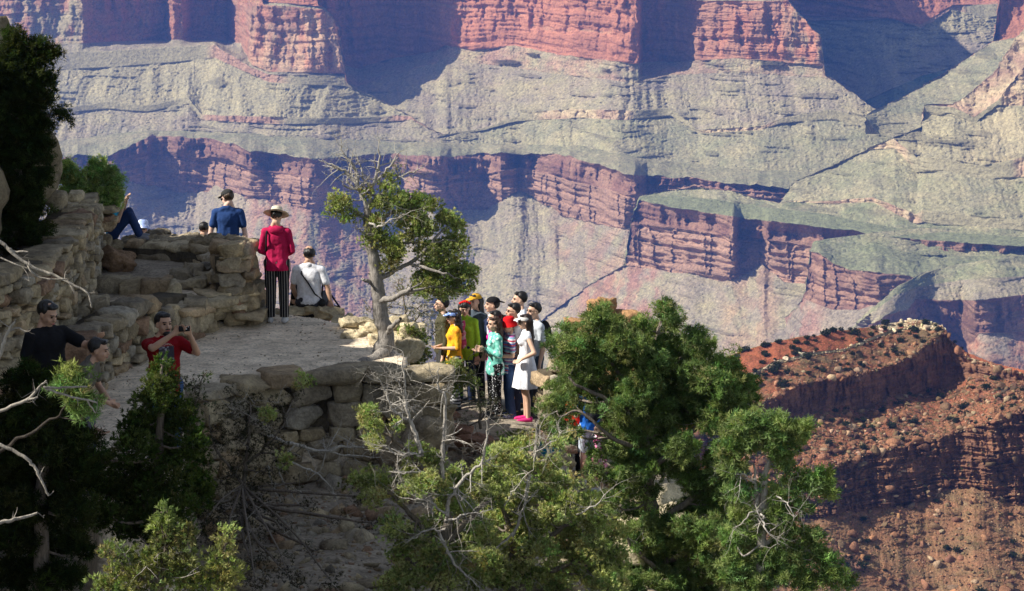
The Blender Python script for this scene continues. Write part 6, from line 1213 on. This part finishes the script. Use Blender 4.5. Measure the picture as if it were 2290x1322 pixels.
person('person in a pale blue sun cap whose head just shows over the coping stones', 321, H=1.5, z=-8.32, Y=45.4, face=170, skinc=SKIN_A, hairstyle='short', shirt=WHT, pants=DEN, hat=('bucket', cloth('floral', (.35, .45, .75), (.6, .68, .9), (.75, .8, .95), sc=18)), head=(0, 10))
person('person in turquoise T-shirt and jeans sitting sideways on the wall, knees drawn up', 252, H=1.62, z=seat_z(-6.95, 1.62), Y=44.6, face=90, skinc=SKIN_B, fem=True, hairstyle='long', shirt=cloth('plain', (.05, .35, .55)), sleeve=.4, seat=True, plen=.1, pants=cloth('plain', (.02, .04, .12)), build=.95,
       joints=dict(kneeL=(.11, -.26, 1.26), kneeR=(-.11, -.30, 1.22), ankleL=(.11, -.42, .90), ankleR=(-.11, -.44, .90), toeL=(.12, -.56, .85), toeR=(-.12, -.57, .85)), arms=(((.06, -.12, -.22), (-.02, -.22, .06)), ((-.06, -.12, -.22), (.02, -.22, .06))), head=(0, 10), shoes=(.22, .22, .24))
# --- the tour group
GR = 'tour group standing on the lower terrace'
MINT = cloth('floral', (.16, .50, .40), (.62, .80, .74), (.10, .38, .32), (.28, .62, .52), sc=22)
PINKF = cloth('floral', (.65, .10, .20), (.75, .35, .42), (.45, .04, .14), (.8, .6, .6), sc=24)
STR = cloth('bands', (.10, .15, .38), (.62, .62, .64), (.48, .05, .09), (.62, .62, .64), (.20, .35, .48), (.35, .10, .28), (.6, .6, .62), (.10, .15, .38), (.5, .08, .1), sc=5.2)
person('person in olive jacket and glasses looking left at the left end of the group', 990, H=1.72, top=663, face=-80, skinc=SKIN_A, shirt=cloth('plain', (.07, .065, .035)), sleeve=1, pants=cloth('plain', (.05, .05, .05)), glasses='thin', head=(0, -8), group=GR)
person('person in a bright yellow shirt and blue patterned visor leaning on a rail of branches', 1016, H=1.57, top=692, face=-75, fem=True, build=1.08, hairstyle='curly', hair=(.02, .015, .012), shirt=cloth('floral', (.78, .40, .02), (.80, .46, .03), (.66, .26, .02), (.78, .42, .02), sc=16), sleeve=.55, hem=.78, pants=cloth('bands', (.5, .5, .5), (.05, .05, .05), sc=20), arms=('fold', 'fold'), hat=('visor', cloth('floral', (.2, .3, .6), (.7, .75, .85), sc=30)), glasses='sun', group=GR)
person('person in a lime jacket over a pink floral blouse with a red flower headband', 1040, H=1.63, top=672, face=-15, fem=True, hairstyle='bangs', shirt=cloth('plain', (.28, .48, .03)), sleeve=1, hem=.76, coat=PINKF, pants=NAVY, hat=('flowers', cloth('plain', (.70, .02, .015))), head=(18, 12), arms=('down', 'down'), group=GR)
person('person in a dark denim jacket and mustard cap standing behind the lime jacket', 1064, H=1.70, top=656, face=-40, fem=True, hairstyle='long', shirt=cloth('plain', (.06, .08, .10)), sleeve=1, pants=BLK, hat=('cap', cloth('plain', (.60, .33, .03))), group=GR)
person('person with a backward black cap, navy vest and white T-shirt looking left', 1103, H=1.74, top=663, face=-80, skinc=SKIN_A, shirt=cloth('plain', (.62, .64, .70)), sleeve=.4, pants=DEN, hat=('backcap', BLK), hairstyle='balding', head=(0, -4), group=GR, coat=NAVY, extra=backpack((.02, .03, .07)))
person('person with pulled-back dark hair in a magenta top, half hidden behind the turquoise shirt', 1108, H=1.62, top=694, face=-75, fem=True, hairstyle='tied', shirt=cloth('plain', (.52, .02, .22)), sleeve=.9, pants=DEN, arms=('fold', 'down'), group=GR)
person('person with wavy brown hair, turquoise patterned shirt and polka-dot trousers', 1107, H=1.56, top=708, face=-70, fem=True, hairstyle='curly', hair=(.045, .022, .012), build=1.08, shirt=MINT, sleeve=1, hem=.76, pants=cloth('dots', (.012, .012, .014), (.65, .65, .65), sc=36), arms=('cross', 'cross'), group=GR)
person('person in a red bucket hat, multicoloured striped T-shirt and blue jeans', 1140, H=1.52, top=712, face=-78, fem=True, hairstyle='short', shirt=STR, sleeve=.45, hem=.80, pants=DEN, arms=('fold', 'fold'), hat=('bucket', cloth('plain', (.55, .008, .012))), glasses='thin', head=(0, 4), group=GR, shoes=(.2, .2, .5), build=1.05)
person('person with black hair and glasses in white T-shirt directly behind the red hat', 1150, H=1.72, top=677, Y=None, face=-78, shirt=WHT, sleeve=.45, pants=cloth('plain', (.05, .06, .1)), glasses='thin', group=GR)
person('tallest person of the group, in white T-shirt at the back, looking left', 1164, H=1.80, top=651, face=-82, shirt=WHT, sleeve=.45, pants=DEN, group=GR, head=(0, -3))
person('person in glasses, light grey T-shirt and black backpack at the right of the group', 1196, H=1.74, top=676, face=-62, shirt=cloth('plain', (.52, .55, .58)), sleeve=.45, pants=cloth('plain', (.06, .08, .11)), glasses='thin', group=GR, arms=('down', 'down'), extra=backpack())
def dressx(o, g, k, part, hp):
    pass
person('person with long dark hair, sleeveless white dress and pink shoes, hand on hip', 1176, H=1.63, top=702, face=-80, fem=True, skinc=SKIN_A, hairstyle='long', hair=(.025, .014, .010), build=.93, shirt=WHT, sleeve=.06, hem=.97, skirt=(WHT, 1.06, .56, .135, .26, 9), arms=('hip', 'down'), glasses='sun', hat=('visor', cloth('plain', (.75, .72, .68))), shoes=(.75, .04, .22), group=GR)
# --- below the pine
ZL = -9.92
person('person in blue T-shirt, grey shorts and backpack seen through the pine branches', 1318, H=1.60, z=ZL, Y=40.6, face=200, shirt=cloth('plain', (.02, .14, .55)), sleeve=.45, pants=cloth('plain', (.42, .46, .52)), plen=.52, shoes=(.6, .6, .6), arms=('fold', 'down'), extra=backpack((.02, .02, .025)))
person('person in a red T-shirt standing left of the blue T-shirt behind pine branches', 1283, H=1.55, z=ZL, Y=41.1, face=-30, shirt=cloth('plain', (.60, .015, .012)), sleeve=.5, pants=BLK, arms=('fold', 'down'), hairstyle='short')
person('person in a teal T-shirt crouching low among the juniper branches', 1236, H=1.60, z=seat_z(-9.55, 1.6)-.1, Y=40.0, face=-40, shirt=cloth('plain', (.01, .22, .36)), sleeve=.5, seat=True, joints=dict(kneeL=(.14, -.36, 1.1), kneeR=(-.14, -.36, 1.1), ankleL=(.13, -.22, .74), ankleR=(-.13, -.22, .74), toeL=(.13, -.36, .69), toeR=(-.13, -.36, .69)), pants=NAVY, arms=('front', 'front'), lean=(20, 0))
person('small person in a pink and white floral dress beside the grey shorts', 1340, H=.98, z=ZL, Y=40.2, face=-60, fem=True, hairstyle='bob', headscale=1.35, shirt=cloth('floral', (.75, .12, .35), (.85, .8, .8), (.8, .3, .5), sc=26), sleeve=.3, hem=.9, skirt=(cloth('floral', (.75, .12, .35), (.85, .8, .8), (.8, .3, .5), sc=26), 1.05, .5, .15, .26, 7), shoes=(.7, .7, .7))
# --- three men and a child in the shade on the left
RED = cloth('plain', (.22, .006, .010))
def photo_shirt(o, g, k, part, hp):
    # printed panel: grey picture under an arc of lettering, another word below
    sh = [c for c in o.children if c.name.startswith('shirt')][0]; co = np.empty(len(sh.data.vertices)*3, np.float32); sh.data.vertices.foreach_get('co', co); co = co.reshape(-1, 3)
    def front(x, z):
        m = (abs(co[:, 0]-x) < .02) & (abs(co[:, 2]-z) < .02); return (co[m, 1].min() if m.any() else -.13)-.005
    def patch(name, x0, x1, z0, z1, mat):
        n = 9; gx = np.linspace(x0, x1, n); gz_ = np.linspace(z0, z1, n); V = np.array([(x, front(x, z), z) for z in gz_ for x in gx]); F = np.array([(i*n+j, i*n+j+1, (i+1)*n+j+1, (i+1)*n+j) for i in range(n-1) for j in range(n-1)]); c = mesh_np(name, V, F, mat, o); return c
    patch('shirt_print', -.095, .085, 1.16*k, 1.345*k, cloth('floral', (.05, .045, .06), (.16, .15, .19), (.30, .29, .33), (.08, .07, .09), sc=34))
    for txt, zc, sz, mt in (('THE ESSENTIAL', 1.362*k, .030, cloth('plain', (.62, .52, .45))), ('FREE', 1.125*k, .034, cloth('plain', (.55, .52, .50)))):
        cu = bpy.data.curves.new('lettering', 'FONT'); cu.body = txt; cu.size = sz; cu.align_x = 'CENTER'; to = bpy.data.objects.new('t', cu); C.objects.link(to); dg = bpy.context.evaluated_depsgraph_get(); me = bpy.data.meshes.new_from_object(to.evaluated_get(dg)); bpy.data.objects.remove(to)
        for v in me.vertices: x, y = v.co.x, v.co.y; v.co = (x, front(x, zc+y)-.003, zc+y-(6*x*x if txt[0] == 'T' else 0))
        me.materials.append(mt); c = bpy.data.objects.new('lettering', me); C.objects.link(c); c.parent = o
def phone(o, g, k, part, hp): photo_shirt(o, g, k, part, hp)
red = person('person in a dark red printed T-shirt holding a black phone up with both hands', 368, H=1.80, z=ZP, Y=32.9, face=22, skinc=SKIN_B, build=1.16, hairstyle='short', beard=True, shirt=RED, sleeve=.42, hem=.80, pants=DEN, headscale=1.08,
             arms=(((.14, -.20, -.10), (.02, -.34, .14)), ((-.02, -.27, .0), (.19, -.36, .16))), head=(10, -4), extra=phone)
def box_np(w, d, h, bev=.15):
    v, f = CS4; b = np.sign(v)*np.abs(v)**.999; sp = v/np.linalg.norm(v, axis=1)[:, None]*1.3; b = v*(1-bev)+sp*bev; b /= np.abs(b).max(0); return b*np.array([w, d, h])/2, f
vv, ff = box_np(.135, .012, .068, .12); rt = Matrix.Rotation(math.radians(22), 3, 'Z')
ph = empty('phone', red.location+rt @ Vector((.12, -.41, 1.585))*(1.80/1.7)); ph.rotation_euler = (0, 0, math.radians(22)); tag(ph, 'black phone held up in the hands of the man in the red shirt', 'phone')
mesh_np('phone_body', vv, ff, plainm('phone_black', (.012, .012, .014), .2), ph, smooth=True)
vv, ff = ICO2; mesh_np('camera_lens', vv*[.007, .004, .007]+[.045, -.007, .018], ff, plainm('lens', (.5, .5, .52), .1), ph); mesh_np('badge', vv*[.008, .0015, .009]+[.022, -.0065, -.004], ff, plainm('badge', (.55, .55, .58), .3), ph)
person('person in a plain black T-shirt looking down to the right, one arm reaching out', 108, H=1.84, z=ZP+.32, Y=31.6, face=38, skinc=SKIN_B, build=1.26, hairstyle='short', hair=(.02, .018, .016), shirt=BLK, sleeve=.45, hem=.80, pants=cloth('plain', (.03, .03, .035)), arms=(((.15, -.22, -.13), (.14, -.43, -.03)), ((-.07, .03, -.28), (-.06, -.05, -.50))), head=(18, 20), headscale=1.1)
person('person in a grey T-shirt with sunglasses pushed up, leaning forward to the right', 172, H=1.66, z=ZP+.22, Y=31.2, face=82, skinc=SKIN_B, hairstyle='short', hair=(.02, .017, .015), shirt=cloth('plain', (.13, .115, .095)), sleeve=.45, pants=DEN, lean=(24, 0), head=(0, 8), arms=('front', 'front'), headscale=1.1,
       extra=lambda o, g, k, part, hp: (lambda b: (b.ell(hp((-.03, -.06, .105)), (.026, .02, .012)), b.ell(hp((.03, -.06, .105)), (.026, .02, .012)), part('sunglasses', np.concatenate(b.V), np.concatenate(b.F), plainm('glasses', (.012, .012, .014), .15))))(Blob()))
person('small person in grey patterned cap almost hidden by the bright pine sprig', 196, H=1.08, z=ZP+.22, Y=30.6, face=70, skinc=SKIN_B, headscale=1.3, hat=('bucket', cloth('floral', (.10, .11, .14), (.3, .32, .36), (.2, .2, .24), sc=26)), shirt=cloth('plain', (.10, .10, .13)), sleeve=.4, pants=NAVY, arms=('fold', 'fold'))
# shoulder bag standing on the ledge
bp = W(738, 692, 43.05); bg_ = empty('shoulder_bag', bp); tag(bg_, 'black camera bag with its strap pulled up into a triangle on the ledge', 'bag')
vv, ff = box_np(.34, .16, .12, .5); mesh_np('bag_body', vv, ff, BLK, bg_, smooth=True)
tb = Tubes(); top_ = np.array(W(722, 634, 43.0)-bp); 
for e in ((-.14, 0, .05), (.15, 0, .03)):
    s_ = smooth_line([(*e, .014), (*(np.array(e)*.5+top_*.5), .014), (*top_, .014)], 6); tb.add(s_[:, :3], s_[:, 3], 6, (.02, .02, .02))
tb.build('bag_strap', BLK, bg_)
# ============================================================ valley floor under everything, and the air
g = mesh_np('terrain', np.array([[-6000, -300, -1600], [6000, -300, -1600], [6000, 16000, -1600], [-6000, 16000, -1600.]]), np.array([[0, 1, 2, 3]]), far_mat, col=np.tile(ALB['talus'], (4, 1)))
tag(g, kind='structure')
bm = bmesh.new(); bmesh.ops.create_cube(bm, size=1)
me = bpy.data.meshes.new('haze'); bm.to_mesh(me); bm.free()
hz = bpy.data.objects.new('haze', me); C.objects.link(hz)
hz.scale = (12200, 16400, 1641); hz.location = (0, 7850, -780.5)
hm = bpy.data.materials.new('haze_air'); hm.use_nodes = True; t = hm.node_tree
for n in list(t.nodes):
    if n.type == 'BSDF_PRINCIPLED': t.nodes.remove(n)
pv = t.nodes.new('ShaderNodeVolumePrincipled'); pv.inputs['Color'].default_value = (.14, .33, 1, 1); pv.inputs['Density'].default_value = HAZE
pv.inputs['Anisotropy'].default_value = 0.2
t.links.new(pv.outputs[0], [n for n in t.nodes if n.type == 'OUTPUT_MATERIAL'][0].inputs['Volume'])
me.materials.append(hm); tag(hz, kind='stuff')
